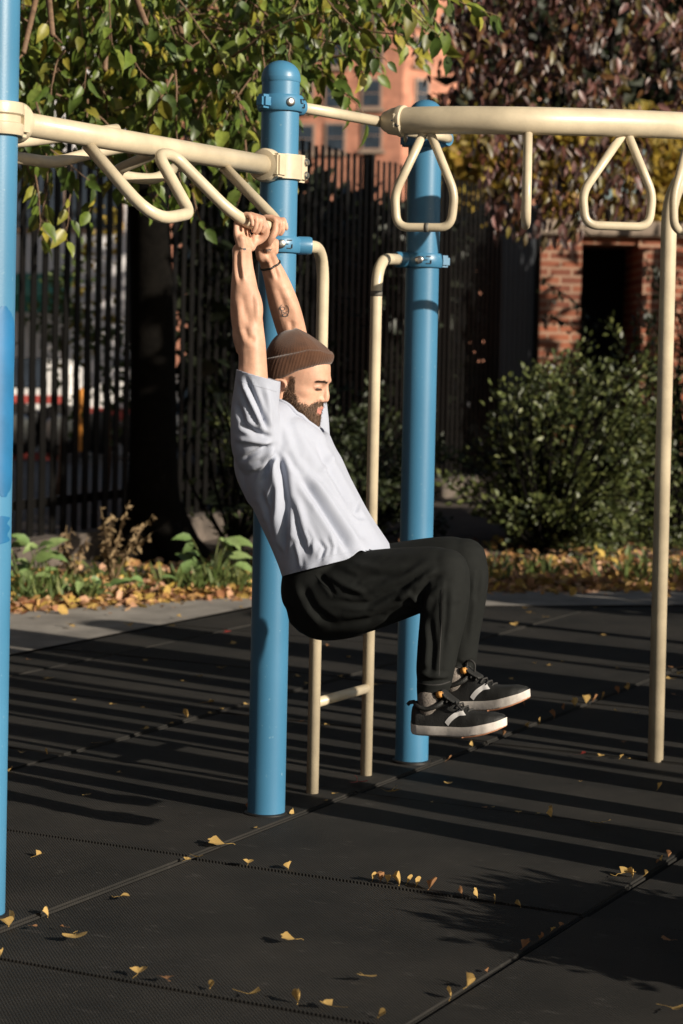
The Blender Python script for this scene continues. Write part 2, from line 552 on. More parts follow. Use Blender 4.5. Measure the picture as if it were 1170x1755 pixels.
def fold(me, strokes, facing=0.0):
    """Push cloth in or out along creases given on its camera-facing side."""
    v, n = mesh_np(me)
    q = projN(v)
    view = v - np.array(CAM); view /= np.linalg.norm(view, axis=1)[:, None]
    face = np.clip(-(n * view).sum(1) * 3 - facing, 0, 1)
    d = np.zeros(len(v))
    for (poly, w, depth) in strokes:
        dist, par = seg_dist(q, poly)
        taper = np.clip(np.minimum(par, 1 - par) * 5 + 0.15, 0, 1)
        s = dist / w
        d += depth * taper * (np.exp(-s * s) - 0.35 * np.exp(-((s - 1.9) ** 2)))
    set_np(me, v + n * (d * face)[:, None])

def obj_from(me, name, m, parent):
    me.materials.clear(); me.materials.append(m)
    me.polygons.foreach_set('use_smooth', [True] * len(me.polygons))
    o = bpy.data.objects.new(name, me)
    COL.objects.link(o)
    adopt(o, parent)
    return o

# leaf templates: (along, across, normal)
OVATE = ([(0, 0, 0), (.16, 0, .0), (.42, 0, -.01), (.74, 0, -.02), (1, 0, -.14),
          (.12, .20, .08), (.38, .27, .11), (.72, .15, .04), (.12, -.20, .08), (.38, -.27, .11), (.72, -.15, .04)],
         [(0, 1, 5), (1, 2, 6, 5), (2, 3, 7, 6), (3, 4, 7), (0, 8, 1), (1, 8, 9, 2), (2, 9, 10, 3), (3, 10, 4)])
LANCE = ([(0, 0, 0), (.35, 0, -.02), (.7, 0, -.03), (1, 0, -.14), (.3, .2, .06), (.68, .15, .02), (.3, -.2, .06), (.68, -.15, .02)],
         [(0, 1, 4), (1, 2, 5, 4), (2, 3, 5), (0, 6, 1), (1, 6, 7, 2), (2, 7, 3)])
SIMPLE = ([(0, 0, 0), (.5, .27, .08), (1, 0, -.04), (.5, -.27, .08), (.5, 0, 0)],
          [(0, 4, 1), (4, 2, 1), (0, 3, 4), (4, 3, 2)])

def unit(a):
    return a / np.maximum(1e-9, np.linalg.norm(a, axis=1))[:, None]

def leaf_arrays(P, D, Nn, S, tpl):
    P, D, Nn, S = map(np.asarray, (P, D, Nn, S))
    D = unit(D)
    side = unit(np.cross(Nn, D))
    nn = np.cross(D, side)
    tv = np.array(tpl[0], float)
    V = (P[:, None] + S[:, None, None] * (tv[None, :, 0:1] * D[:, None] + tv[None, :, 1:2] * side[:, None] + tv[None, :, 2:3] * nn[:, None])).reshape(-1, 3)
    k = len(tv)
    F = []
    for i in range(len(P)):
        b = i * k
        F += [tuple(j + b for j in f) for f in tpl[1]]
    return V, F

def leaves(name, P, D, Nn, S, tpl, m, parent=None, smooth=True):
    V, F = leaf_arrays(P, D, Nn, S, tpl)
    return link_mesh(name, V, F, m, parent, smooth)

def clump(n, centre, rad, clusters, spread, rng=rng):
    """Leaf places gathered in clusters through an ellipsoid, with gaps between."""
    c = np.array(centre); r = np.array(rad)
    u = unit(rng.normal(size=(clusters, 3))) * (rng.random((clusters, 1)) ** 0.45)
    cc = c + u * r
    w = rng.random(clusters) + 0.25
    idx = rng.choice(clusters, n, p=w / w.sum())
    P = cc[idx] + rng.normal(size=(n, 3)) * spread
    return P, cc

def outdirs(P, centre, droop=0.3, jit=0.8):
    d = unit(P - np.array(centre)) + rng.normal(size=P.shape) * jit
    d[:, 2] -= droop
    return unit(d)

# ------------------------------------------------------------------ ground
AZ = math.radians(26.9)
AD = Vector((math.sin(AZ), math.cos(AZ), 0))      # along the poles, away from the camera
BD = Vector((math.cos(AZ), -math.sin(AZ), 0))     # to the right, across them
def ab(a, b, z=0.0):
    return AD * a + BD * b + Vector((0, 0, z))

g = MB()
g.add([(-700, -60, -0.06), (700, -60, -0.06), (700, 900, -0.06), (-700, 900, -0.06)], [(0, 1, 2, 3)])
tag(g.build('ground', M['asphalt'], smooth=False), kind='structure')

# concrete path beyond the mats and along their left side
leafedge = [gr(-260, 1074), gr(20, 1055), gr(430, 1027), gr(840, 1018), gr(1170, 1015), gr(1700, 1012)]
p = MB()
near = [Vector((-6, 3, 0)), ab(6.0, -5.785), ab(10.37, -5.785), gr(840, 1043), gr(1170, 1041), gr(1700, 1045)]
top, bot = [], []
for a_, b_ in zip(near, leafedge):
    top.append(Vector((a_.x, a_.y, 0.0))); bot.append(Vector((b_.x, b_.y, 0.0)))
vs = [(v.x, v.y, 0.016) for v in top] + [(v.x, v.y, 0.016) for v in bot]
vs[0] = (-6, 4.5, 0.016)
p.add(vs, [(i, i + 1, 7 + i, 6 + i) for i in range(5)])
tag(p.build('concrete_path', M['concrete'], smooth=False), kind='structure')

# rubber mats in a slightly uneven grid
bl = [-8.1 + 1.165 * 0, -6.55, -5.42, -4.24, -3.10, -1.93, -0.76, 0.41, 1.58, 2.75, 3.9, 5.05]
al = [0.95, 2.02, 3.08, 4.145, 5.235, 6.29, 7.36, 8.42, 9.48, 10.55, 11.6, 12.6, 13.6]
def mat_tile(a0, a1, b0, b1, lift, name='rubber_mat'):
    ca, cb = (a0 + a1) / 2, (b0 + b1) / 2
    bm = bmesh.new()
    bmesh.ops.create_cube(bm, size=1.0)
    gap = 0.008
    bmesh.ops.scale(bm, vec=(b1 - b0 - gap, a1 - a0 - gap, 0.04), verts=bm.verts)
    bmesh.ops.bevel(bm, geom=[e for e in bm.edges if all(v.co.z > 0 for v in e.verts)], offset=0.006, segments=2, affect='EDGES')
    me = bpy.data.meshes.new(name)
    bm.to_mesh(me); bm.free()
    me.materials.append(M['rubber'])
    o = bpy.data.objects.new(name, me)
    COL.objects.link(o)
    o.location = ab(ca, cb, -0.02 + lift)
    o.rotation_euler = (rnd.uniform(-.003, .003), rnd.uniform(-.003, .003), -AZ + rnd.uniform(-.004, .004))
    tag(o, kind='structure')
for j in range(len(bl) - 1):
    for i in range(len(al) - 1):
        a0, a1, b0, b1 = al[i], al[i + 1], bl[j], bl[j + 1]
        if j == 0:
            continue
        if j == 1:
            b0 = -5.775
        c = ab((a0 + a1) / 2, (b0 + b1) / 2)
        lift = 0.006 - 0.0045 * (j - 3) + rnd.uniform(-.002, .002)
        lift = max(-0.006, min(0.012, lift))
        # far limit follows the path edge
        far = ab(a1, (b0 + b1) / 2)
        lim = 12.1 + 0.22 * (far.x - 0.85)
        if c.y > lim + 0.2:
            continue
        mat_tile(a0, a1, b0, b1, lift)

sb = MB()
back = [v + Vector((0, 9.5, 0)) for v in leafedge]
vs = [(v.x, v.y, 0.010) for v in leafedge] + [(v.x, v.y + 0.5, 0.03) for v in leafedge] + [(v.x, v.y, 0.06) for v in back]
sb.add(vs, [(i, i + 1, 7 + i, 6 + i) for i in range(5)] + [(6 + i, 7 + i, 13 + i, 12 + i) for i in range(5)])
tag(sb.build('soil_bed', M['soil'], smooth=False), kind='structure')

# ------------------------------------------------------------------ the monkey bars: one bolted thing
P0, P1, P2 = Vector((-0.870, 5.40, 0)), Vector((-0.205, 6.652, 0)), Vector((0.269, 7.549, 0))
Z = Vector((0, 0, 1))
bars = thing('monkey_bars', 'blue and cream steel climbing frame with overhead bars and hanging triangle handles', 'climbing frame', P1)
PR = 0.0575

def post(base, h, dome=True):
    m = MB()
    m.lathe(base, Z, [(PR, -0.05), (PR, 0.01), (PR, h)], 40)
    o = m.build('post', M['blue'], bars, autos=40)
    bq = MB(); bq.lathe(base, Z, [(PR + .0005, -.01), (PR + .010, -.01), (PR + .009, .012), (PR + .004, .0145), (PR + .0005, .0145)], 36); bq.build('base_ring', M['black'], o, autos=60)
    c = MB()
    prof = [(PR + 0.0012, h - 0.002), (PR + 0.0025, h + 0.003), (PR + 0.0025, h + 0.012)]
    for k in range(9):
        t = k / 8 * PI / 2
        prof.append((max(0.002, (PR + 0.002) * math.cos(t)), h + 0.012 + 0.052 * math.sin(t)))
    c.lathe(base, Z, prof, 40)
    c.build('post_cap', M['blue'], o, autos=50)
    return o
top1 = at(480, 140, P1.y).z
post0 = post(P0, 2.42)
post1 = post(P1, top1)
post2 = post(P2, at(735, 203, P2.y).z)

# deeper blue on the left post: thin patches hugging the tube
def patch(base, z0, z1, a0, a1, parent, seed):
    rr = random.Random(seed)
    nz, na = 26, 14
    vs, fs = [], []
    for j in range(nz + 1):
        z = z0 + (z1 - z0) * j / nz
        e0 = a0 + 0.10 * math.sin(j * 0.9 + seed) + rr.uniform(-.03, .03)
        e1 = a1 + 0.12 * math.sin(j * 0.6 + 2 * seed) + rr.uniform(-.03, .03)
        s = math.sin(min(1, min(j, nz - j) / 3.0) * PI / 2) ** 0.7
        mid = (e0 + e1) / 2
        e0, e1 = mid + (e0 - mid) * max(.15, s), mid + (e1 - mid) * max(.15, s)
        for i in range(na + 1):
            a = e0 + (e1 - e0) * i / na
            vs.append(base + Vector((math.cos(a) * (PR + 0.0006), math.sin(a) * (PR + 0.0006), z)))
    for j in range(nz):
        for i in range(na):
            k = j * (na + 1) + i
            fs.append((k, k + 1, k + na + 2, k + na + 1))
    link_mesh('blue_patch', vs, fs, M['deepblue'], parent)
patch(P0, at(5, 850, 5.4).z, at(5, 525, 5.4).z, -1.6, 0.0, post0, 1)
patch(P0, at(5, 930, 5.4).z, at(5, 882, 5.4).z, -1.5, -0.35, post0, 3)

def collar(base, z, direction, parent, hgt=0.048, lug=True, m='blue', bolt_az=None):
    """Two-part clamp ring with a socket towards direction, a lug and a bolt."""
    d = Vector(direction); d.z = 0; d.normalize()
    mb = MB()
    R_ = PR + 0.013
    h = hgt / 2
    mb.lathe(base + Z * z, Z, [(PR + 0.001, -h), (R_ - .004, -h), (R_, -h + .006), (R_ + .002, 0), (R_, h - .006), (R_ - .004, h), (PR + 0.001, h)], 36)
    mb.lathe(base + Z * z + d * (R_ - 0.012), d, [(0.021, 0), (0.0275, 0.004), (0.0275, 0.040), (0.025, 0.046), (0.019, 0.047)], 24)
    rot = d.to_track_quat('X', 'Z').to_matrix()
    if lug:
        mb.box(base + Z * z - d * (R_ + 0.010), (0.045, 0.036, hgt * 0.86), rot, 0.008)
    o = mb.build('clamp_collar', M[m], parent, autos=40)
    # interlocking finger joint: a raised tongue of the other half
    side = d.cross(Z)
    if side.y > 0: side = -side
    az = Vector(bolt_az).normalized() if bolt_az else (side * 0.9 - d * 0.45).normalized()
    bb = MB()
    bb.lathe(base + Z * z + az * (R_ + 0.000), az, [(0.0135, 0), (0.0135, 0.004), (0.010, 0.0065), (0.003, 0.007)], 18)
    bb.build('bolt', M['steel'], parent, autos=40)
    dk = MB()
    for k, (u, w) in enumerate(((-.006, .012), (.006, .0), (-.006, -.012))):
        ang = (side * 0.97 + d * 0.30).normalized()
        tang = ang.cross(Z)
        rot2 = ang.to_track_quat('Y', 'Z').to_matrix()
        dk.box(base + Z * (z + w) + ang * (R_ + 0.0012) + tang * u, (0.016, 0.004, 0.0025), rot2)
        if k < 2:
            dk.box(base + Z * (z + w - .006) + ang * (R_ + 0.0014) + tang * (-.0145 if k else .0145) * (1 if True else 0), (0.0025, 0.004, 0.012), rot2)
    dk.build('joint_gap', M['dark'], parent, smooth=False)
    return o

# overhead beam from the left post to the middle post
bz0, bz1 = at(60, 207, 5.42).z, at(445, 284, 6.6).z
bz = (bz0 + bz1) / 2
U = (P1 - P0).normalized()
S0 = P0 + U * 0.11 + Z * bz0
S1 = P1 - U * 0.10 + Z * bz1
mb = MB(); mb.sweep([S0 - U * 0.02, S0.lerp(S1, .5), S1 + U * 0.02], 0.0305, 28)
mb.build('overhead_beam', M['cream'], bars)

def beam_clamp(base, z, d, m='cream', plate=True):
    """Cream saddle: flange disc on the beam, a bent strap round the near side of the post, end plate with two bolts."""
    d = d.normalized()                       # from the post towards the beam
    mb = MB()
    c = base + Z * z
    mb.lathe(c + d * 0.062, d, [(0.033, -.004), (0.048, 0), (0.051, 0.006), (0.051, 0.030), (0.046, 0.038), (0.031, 0.041)], 32)
    # bent strap: arc of plate round the post, facing the camera
    seg, hh = 22, 0.037
    side = d.cross(Z)
    if side.y > 0: side = -side
    vs, fs = [], []
    a_list = [(-0.15 + 1.15 * k / seg) * PI * 1.02 for k in range(seg + 1)]
    for k, a in enumerate(a_list):
        dirv = d * math.cos(a) + side * math.sin(a)
        for rr in (PR + 0.0015, PR + 0.0125):
            for zz in (-hh, hh):
                vs.append(c + dirv * rr + Z * zz)
    for k in range(seg):
        p, q = 4 * k, 4 * k + 4
        fs += [(p, q, q + 1, p + 1), (p + 2, p + 3, q + 3, q + 2), (p + 1, q + 1, q + 3, p + 3), (p, p + 2, q + 2, q)]
    fs += [(0, 1, 3, 2), (4 * seg + 0, 4 * seg + 2, 4 * seg + 3, 4 * seg + 1)]
    mb.add(vs, fs)
    rot = d.to_track_quat('X', 'Z').to_matrix()
    mb.box(c + d * 0.075 + side * 0.030, (0.05, 0.052, 0.070), rot, 0.006)
    o = mb.build('beam_clamp', M[m], bars, autos=35)
    pl = MB()
    pd = (-d * 0.90 + side * 0.50).normalized()
    rot2 = pd.to_track_quat('Y', 'Z').to_matrix()
    tang = side * 0.90 + d * 0.50
    ctr = c - d * 0.060 + side * 0.045
    pl.box(ctr, (0.055, 0.02, 0.084), Matrix.Rotation(-0.0, 3, 'Z') @ (side * -1).to_track_quat('Y', 'Z').to_matrix(), 0.009)
    pl.build('clamp_plate', M[m], o, autos=35)
    for zz in (-.020, .020):
        b = MB()
        b.lathe(ctr + side * 0.010 + Z * zz - d * 0.008, side, [(0.0125, 0), (0.0125, .003), (0.0085, .0035), (0.0085, .009), (0.003, .0095)], 18)
        b.build('bolt', M['steel'], o, autos=40)
    return o
beam_clamp(P1, bz1, -U)
# the same casting seen from its grooved back at the left post
def grooved_clamp(base, z, d):
    mb = MB(); c = base + Z * z; d = d.normalized()
    side = d.cross(Z)
    if side.y > 0: side = -side
    mb.lathe(c + d * 0.058, d, [(0.036, -.006), (0.050, 0), (0.052, 0.008), (0.052, 0.036), (0.045, 0.046), (0.031, 0.05)], 32)
    mb.lathe(c, Z, [(PR + .001, -.040), (PR + .012, -.040), (PR + .014, -.034), (PR + .014, -.012), (PR + .007, -.008), (PR + .007, .008), (PR + .014, .012), (PR + .014, .034), (PR + .012, .040), (PR + .001, .040)], 36)
    rot = d.to_track_quat('X', 'Z').to_matrix()
    mb.box(c + d * 0.06 + side * .020, (0.05, 0.07, 0.080), rot, 0.012)
    return mb.build('beam_clamp', M['cream'], bars, autos=35)
grooved_clamp(P0, bz0, U)

# serpentine trapeze bar on the near side of the beam (the one being held)
AR = Vector((U.x, U.y, 0)); OUT = Vector((U.y, -U.x, 0))
GC = at(449, 387, 6.13)                     # middle of the rung being held
RZ = GC.z
def on_beam(px):
    best = min((abs(proj(S0.lerp(S1, k / 200))[0] - px), k) for k in range(201))[1]
    return S0.lerp(S1, best / 200) - Z * 0.026
b_far, b_near = on_beam(383), on_beam(150)
HR = 0.0165
R2b = GC + AR * 0.125                       # far corner of the held rung
R2a = GC - AR * 0.115                       # near corner
pk = at(285, 268, 5.98)                     # U-turn between the two rungs
R1b, R1a = at(326, 366, 5.88), at(262, 378, 5.66)
# hand-shaped rungs: corner, rung, corner
path = [b_far, R2b - Z * 0.0, R2a, pk + AR * 0.035 + Z * .008, pk - AR * 0.045 + Z * .002, R1b, R1a, b_near]
mb = MB(); mb.sweep(fillet(path, [0.07, 0.10, 0.035, 0.035, 0.035, 0.13]), HR, 16)
mb.build('trapeze_bar', M['cream'], bars)
# its counterpart swung up level behind the beam
far1 = [at(-40, 262, 5.55), at(40, 272, 5.75), at(95, 277, 5.95), at(160, 262, 6.1), at(235, 250, 6.2), at(262, 262, 6.3), at(205, 290, 6.35), at(205, 300, 6.4), at(262, 306, 6.5), at(300, 288, 6.55), at(345, 270, 6.5)]
mb = MB(); mb.sweep([Vector(q) for q in cat([tuple(v) for v in far1], 6)], HR, 14)
mb.build('trapeze_bar', M['cream'], bars)
mb = MB(); mb.sweep([Vector(q) for q in cat([tuple(at(a, b, c)) for a, b, c in ((-30, 245, 5.9), (40, 242, 6.0), (120, 232, 6.15), (200, 222, 6.3))], 5)], HR, 14)
mb.build('trapeze_bar', M['cream'], bars)

# upper curved beam with hanging triangle handles
bp = [at(682, 208, 7.05), at(760, 206, 6.98), at(900, 207, 6.93), at(1060, 211, 7.05), at(1200, 217, 7.25), at(1330, 224, 7.6)]
bp = [Vector(q) for q in cat([tuple(v) for v in bp], 8)]
mb = MB(); mb.sweep(bp, 0.0445, 30)
mb.build('curved_beam', M['cream'], bars)
def beam_at(px):
    return min(bp_f, key=lambda q: abs(proj(q)[0] - px))
bp_f = [a.lerp(b, k / 30) for a, b in zip(bp[:-1], bp[1:]) for k in range(30)]
CL = bp[0]
cdir = (bp[0] - bp[3]).normalized()
mb = MB()
mb.lathe(CL + cdir * -.028, cdir, [(0.047, 0), (0.051, .004), (0.051, .020), (0.046, .030), (0.043, 0.048), (0.032, 0.075), (0.014, 0.094)], 30)
hub = mb.build('beam_clamp', M['cream'], bars, autos=40)
for zz in (.011, -.016):
    mb = MB()
    q = CL + cdir * 0.010 + Vector((0.004, -0.050, zz))
    mb.box(q, (0.030, 0.008, 0.020), None, 0.003)
    mb.build('clamp_lug', M['cream'], hub, autos=35)
mb = MB(); mb.lathe(CL + cdir * 0.010 + Vector((0.004, -0.053, -.016)), (0, -1, 0), [(0.007, 0), (0.007, .004), (.003, .005)], 12)
mb.build('bolt', M['dark'], hub)
mb = MB(); mb.box(CL + cdir * 0.008 + Vector((0, -0.0475, -.002)), (0.034, 0.008, 0.004))
mb.build('joint_gap', M['dark'], hub, smooth=False)

z1c = at(478, 178, P1.y).z
tip = CL + cdir * 0.062
d1 = (tip - P1)
c1 = collar(P1, z1c, d1, post1)
st = P1 + Z * z1c + Vector((d1.x, d1.y, 0)).normalized() * (PR + 0.03)
mb = MB(); mb.sweep([st, st.lerp(tip, .5), tip], 0.0172, 16); mb.build('brace_bar', M['cream'], bars)
z2c = at(740, 240, P2.y).z
d2 = Vector((0.75, -0.66, 0))
collar(P2, z2c, d2, post2, lug=True)
e2 = P2 + Z * z2c + Vector((0.085, -0.045, 0))
mb = MB(); mb.sweep(fillet([P2 + Z * z2c + d2 * 0.10, P2 + Z * z2c + Vector((0.045, -.15, 0)), tip + Vector((.03, .03, -.02))], 0.06), 0.0172, 14); mb.build('brace_bar', M['cream'], bars)

def hand_ring(px, py_low, half_l, half_r, py_l, py_r, yaw, wear=False):
    """Triangular handle: legs spread from a weld under the beam to a rounded lower bar."""
    A = beam_at(px) - Z * 0.038
    k = 1 / FPX * A.y
    zlow = at(px, py_low, A.y).z
    ax = Vector((math.cos(yaw), math.sin(yaw), 0))
    H = A.z - zlow
    L, R_ = half_l, half_r
    zs = H * 0.36
    pts = [A - ax * 0.010, A - ax * L * 0.94 - Z * (H - zs), A - ax * L * 0.86 - Z * H, A + ax * R_ * 0.86 - Z * H, A + ax * R_ * 0.96 - Z * (H - zs), A + ax * 0.010]
    m = MB(); m.sweep(fillet(pts, [0.035, 0.042, 0.042, 0.035]), 0.0143, 14)
    o = m.build('hand_ring', M['cream'], bars)
    if wear:
        g_ = MB(); c = A - Z * H
        g_.sweep([c - ax * 0.007 + ax * .006, c + ax * 0.007 + ax * .006], 0.0149, 14)
        g_.build('worn_band', M['grip'], o)
    return o
hand_ring(732, 390, 0.108, 0.098, 0, 0, math.radians(-14), True)
hand_ring(905, 385, 0.11, 0.11, 0, 0, math.radians(86))
hand_ring(1072, 388, 0.145, 0.100, 0, 0, math.radians(8))
hand_ring(1186, 397, 0.085, 0.10, 0, 0, math.radians(38))

# gooseneck side rails with a low rung, each bolted to a post
def rail(foot, bend, end, r=0.0195):
    ft = gr(*foot); Y = ft.y
    b = Vector((ft.x, ft.y, at(bend[0], bend[1], Y).z))
    m = MB(); m.sweep(fillet([ft - Z * .03, b, end], 0.13, 10), r, 18)
    return m.build('side_rail', M['cream'], bars), ft
zc1 = at(493, 420, P1.y).z
dA = AD
collar(P1, zc1, Vector((0.9, 0.15, 0)), post1, lug=False, bolt_az=(0.18, -1, 0))
rl, f1 = rail((535, 1364), (555, 425), P1 + Z * zc1 + Vector((PR + .015, 0.02, 0)))
zc2 = at(740, 447, P2.y).z
collar(P2, zc2, Vector((-0.88, -0.45, 0)), post2, lug=True, bolt_az=(-.2, -1, 0))
rl2, f2 = rail((627, 1331), (649, 443), P2 + Z * zc2 + Vector((-PR - .02, -0.03, 0)))
zr = at(590, 1192, (f1.y + f2.y) / 2).z
mb = MB(); mb.sweep([Vector((f1.x, f1.y, zr)), Vector((f2.x, f2.y, zr))], 0.0165, 16)
mb.build('rung', M['cream'], bars)
# worn bands on rail 2
qa = Vector((f2.x, f2.y, at(648, 508, f2.y).z))
mb = MB(); mb.sweep([qa, qa + Z * 0.018], 0.0199, 18); mb.build('worn_band', M['grip'], rl2)
# right-hand rail, its arched top leaving the frame
ft = gr(1123, 1303)
bt = Vector((ft.x, ft.y, at(1150, 285, ft.y).z))
mb = MB(); mb.sweep(fillet([ft - Z * .03, bt, bt + Vector((0.7, 0.30, 0.13))], 0.20, 12), 0.0275, 20)
mb.build('side_rail', M['cream'], bars)

# ------------------------------------------------------------------ the man hanging from the bar
man = thing('person', 'man in brown beanie, pale shirt and black joggers hanging from a cream bar', 'person', at(545, 1040, 6.12))
FF = Vector((0.927, -0.375, 0)).normalized()          # the way he faces
RR = Vector((FF.y, -FF.x, 0))                          # his right, towards the camera
def row(px, py, Y, a, b):
    q = at(px, py, Y); return (q.x, q.y, q.z, a, b)

# head frame: x forward, y his left, z up
_y, _p = math.radians(17), math.radians(15)
HX = Vector((math.cos(_p) * math.cos(_y), -math.cos(_p) * math.sin(_y), -math.sin(_p)))
HZ = Vector((math.sin(_p) * math.cos(_y), -math.sin(_p) * math.sin(_y), math.cos(_p)))
HY = HZ.cross(HX)
HO = at(509, 638, 6.2)
def hw(x, y, z):
    if x > 0: x = x * .955
    return HO + HX * x + HY * y + HZ * z
HM = np.array([HX, HY, HZ])
def hl(V):
    q = (np.asarray(V) - np.array(HO)) @ HM.T
    q[:, 0] = np.where(q[:, 0] > 0, q[:, 0] / .955, q[:, 0])
    return q

body = MB()
# skull and jaw
tab = [(-.146, .070, .022, .020), (-.138, .090, .012, .034), (-.122, .101, .000, .045), (-.100, .101, -.022, .056), (-.080, .100, -.058, .064),
       (-.058, .097, -.080, .070), (-.030, .096, -.093, .074), (-.006, .101, -.097, .077), (.022, .097, -.097, .078), (.050, .086, -.092, .074), (.074, .058, -.074, .058), (.090, .022, -.056, .038), (.098, -.006, -.036, .014)]
T = cat(tab, 5)
seg = 64
vs, fs = [], []
for (z, xf, xb, w) in T:
    c = 0.35 * (xf + xb)
    for i in range(seg):
        t = 2 * PI * i / seg
        ct, st = math.cos(t), math.sin(t)
        e = 2 / (2.35 if ct > 0 else 2.0)
        x = c + (xf - c if ct > 0 else c - xb) * math.copysign(abs(ct) ** e, ct)
        y = w * math.copysign(abs(st) ** (2 / 2.15), st)
        def g(cx, cy, cz, sx, sy, sz):
            return math.exp(-((x - cx) / sx) ** 2 - ((abs(y) - cy) / sy) ** 2 - ((z - cz) / sz) ** 2)
        dx = -0.011 * g(.088, .033, -.020, .03, .015, .010) + 0.006 * g(.10, .024, .003, .03, .024, .008) + 0.004 * g(.1, 0, -.083, .03, .022, .016) \
            + 0.005 * g(.1, 0, -.124, .03, .018, .012) - 0.003 * g(.1, 0, -.104, .03, .02, .006)
        dy = 0.005 * g(.062, .06, -.040, .025, .02, .014) - 0.006 * g(.05, .055, -.085, .025, .02, .02)
        x += dx
        y += math.copysign(dy, y)
        vs.append(hw(x, y, z))
for j in range(len(T) - 1):
    for i in range(seg):
        fs.append((j * seg + i, j * seg + (i + 1) % seg, (j + 1) * seg + (i + 1) % seg, (j + 1) * seg + i))
fs.append(tuple(reversed(range(seg)))); fs.append(tuple((len(T) - 1) * seg + i for i in range(seg)))
body.add(vs, fs)
def hrow(x, y, z, a, b):
    q = hw(x, y, z); return (q.x, q.y, q.z, a, b)
body.add(*loft([hrow(.094, 0, -.004, .009, .008), hrow(.099, 0, -.022, .0085, .009), hrow(.1055, 0, -.040, .0105, .011), hrow(.108, 0, -.050, .0110, .0095)], HY, 16))
body.add(*loft([hrow(.086, 0, -.006, .016, .012), hrow(.088, 0, -.03, .017, .013), hrow(.092, 0, -.052, .0175, .014)], HY, 16))
for s in (-1, 1):
    body.add(*loft([hrow(.092, s * .0155, -.051, .0065, .007), hrow(.099, s * .0125, -.0535, .006, .0065), hrow(.104, s * .006, -.056, .005, .005)], HY, 12))
    # upper eyelid bulge
    body.add(*loft([hrow(.078, s * .044, -.021, .006, .006), hrow(.086, s * .033, -.018, .0085, .0085), hrow(.087, s * .021, -.02, .006, .006)], HZ, 12))
    # ear
    yy = s * .081
    hel = [(.006, -.050), (.004, -.036), (-.008, -.027), (-.024, -.029), (-.034, -.043), (-.031, -.060), (-.019, -.077), (-.006, -.090), (.004, -.083)]
    body.sweep([Vector(q) for q in cat([tuple(hw(a, yy + s * (.006 if 2 < k < 6 else .002), b)) for k, (a, b) in enumerate(hel)], 4)], .0050, 10)
    body.add(*loft([hrow(-.012, s * .072, -.036, .014, .006), hrow(-.014, s * .077, -.055, .0165, .006), hrow(-.006, s * .077, -.078, .010, .006)], HX, 16))
# lips, slightly parted
body.add(*loft([hrow(.090, -.023, -.0805, .003, .004), hrow(.0995, -.010, -.0770, .005, .0055), hrow(.1020, 0, -.0770, .005, .0055), hrow(.0995, .010, -.0770, .005, .0055), hrow(.090, .023, -.0805, .003, .004)], HZ, 12))
body.add(*loft([hrow(.090, -.021, -.087, .003, .004), hrow(.0975, -.010, -.0915, .0052, .0058), hrow(.1000, 0, -.0922, .0056, .006), hrow(.0975, .010, -.0915, .0052, .0058), hrow(.090, .021, -.087, .003, .004)], HZ, 12))
# neck
nb = at(486, 745, 6.2)
nt_ = hw(-.018, 0, -.07); nm = hw(-.004, 0, -.115)
body.add(*loft([(nb.x, nb.y, nb.z, .064, .066), (nm.x, nm.y, nm.z, .056, .056), (nt_.x, nt_.y, nt_.z, .056, .058)], FF, 28))
nj = hw(.03, 0, -.125)
# torso, pelvis and legs inside the clothes
body.add(*loft([row(487, 735, 6.2, .07, .13), row(489, 765, 6.2, .10, .165), row(505, 810, 6.18, .112, .165), row(527, 860, 6.16, .108, .152), row(552, 915, 6.13, .105, .145), row(570, 960, 6.12, .108, .155), row(560, 1010, 6.12, .105, .16), row(552, 1035, 6.12, .09, .14)], FF, 32))
near_leg = [row(552, 1030, 6.04, .085, .085), row(620, 1012, 5.99, .085, .08), row(700, 995, 5.93, .068, .068), row(760, 985, 5.895, .055, .055), row(764, 1020, 5.885, .05, .05), row(758, 1060, 5.88, .05, .05), row(748, 1120, 5.875, .038, .04), row(743, 1185, 5.87, .033, .036), row(742, 1215, 5.87, .03, .034)]
far_leg = [row(575, 1025, 6.21, .085, .085), row(660, 1000, 6.17, .085, .08), row(735, 978, 6.125, .068, .068), row(790, 966, 6.09, .055, .055), row(796, 1000, 6.085, .05, .05), row(793, 1050, 6.08, .048, .048), row(788, 1110, 6.075, .036, .038), row(785, 1150, 6.07, .032, .036), row(784, 1182, 6.07, .03, .034)]
for lg in (near_leg, far_leg):
    body.add(*loft(lg, FF + Vector((0, 0, .9)), 24))
body.add(*loft([row(738, 1225, 5.865, .03, .03), row(775, 1230, 5.855, .020, .028), row(812, 1232, 5.84, .010, .026)], Z, 16))
body.add(*loft([row(781, 1190, 6.065, .03, .03), row(818, 1196, 6.055, .020, .028), row(850, 1196, 6.04, .010, .026)], Z, 16))
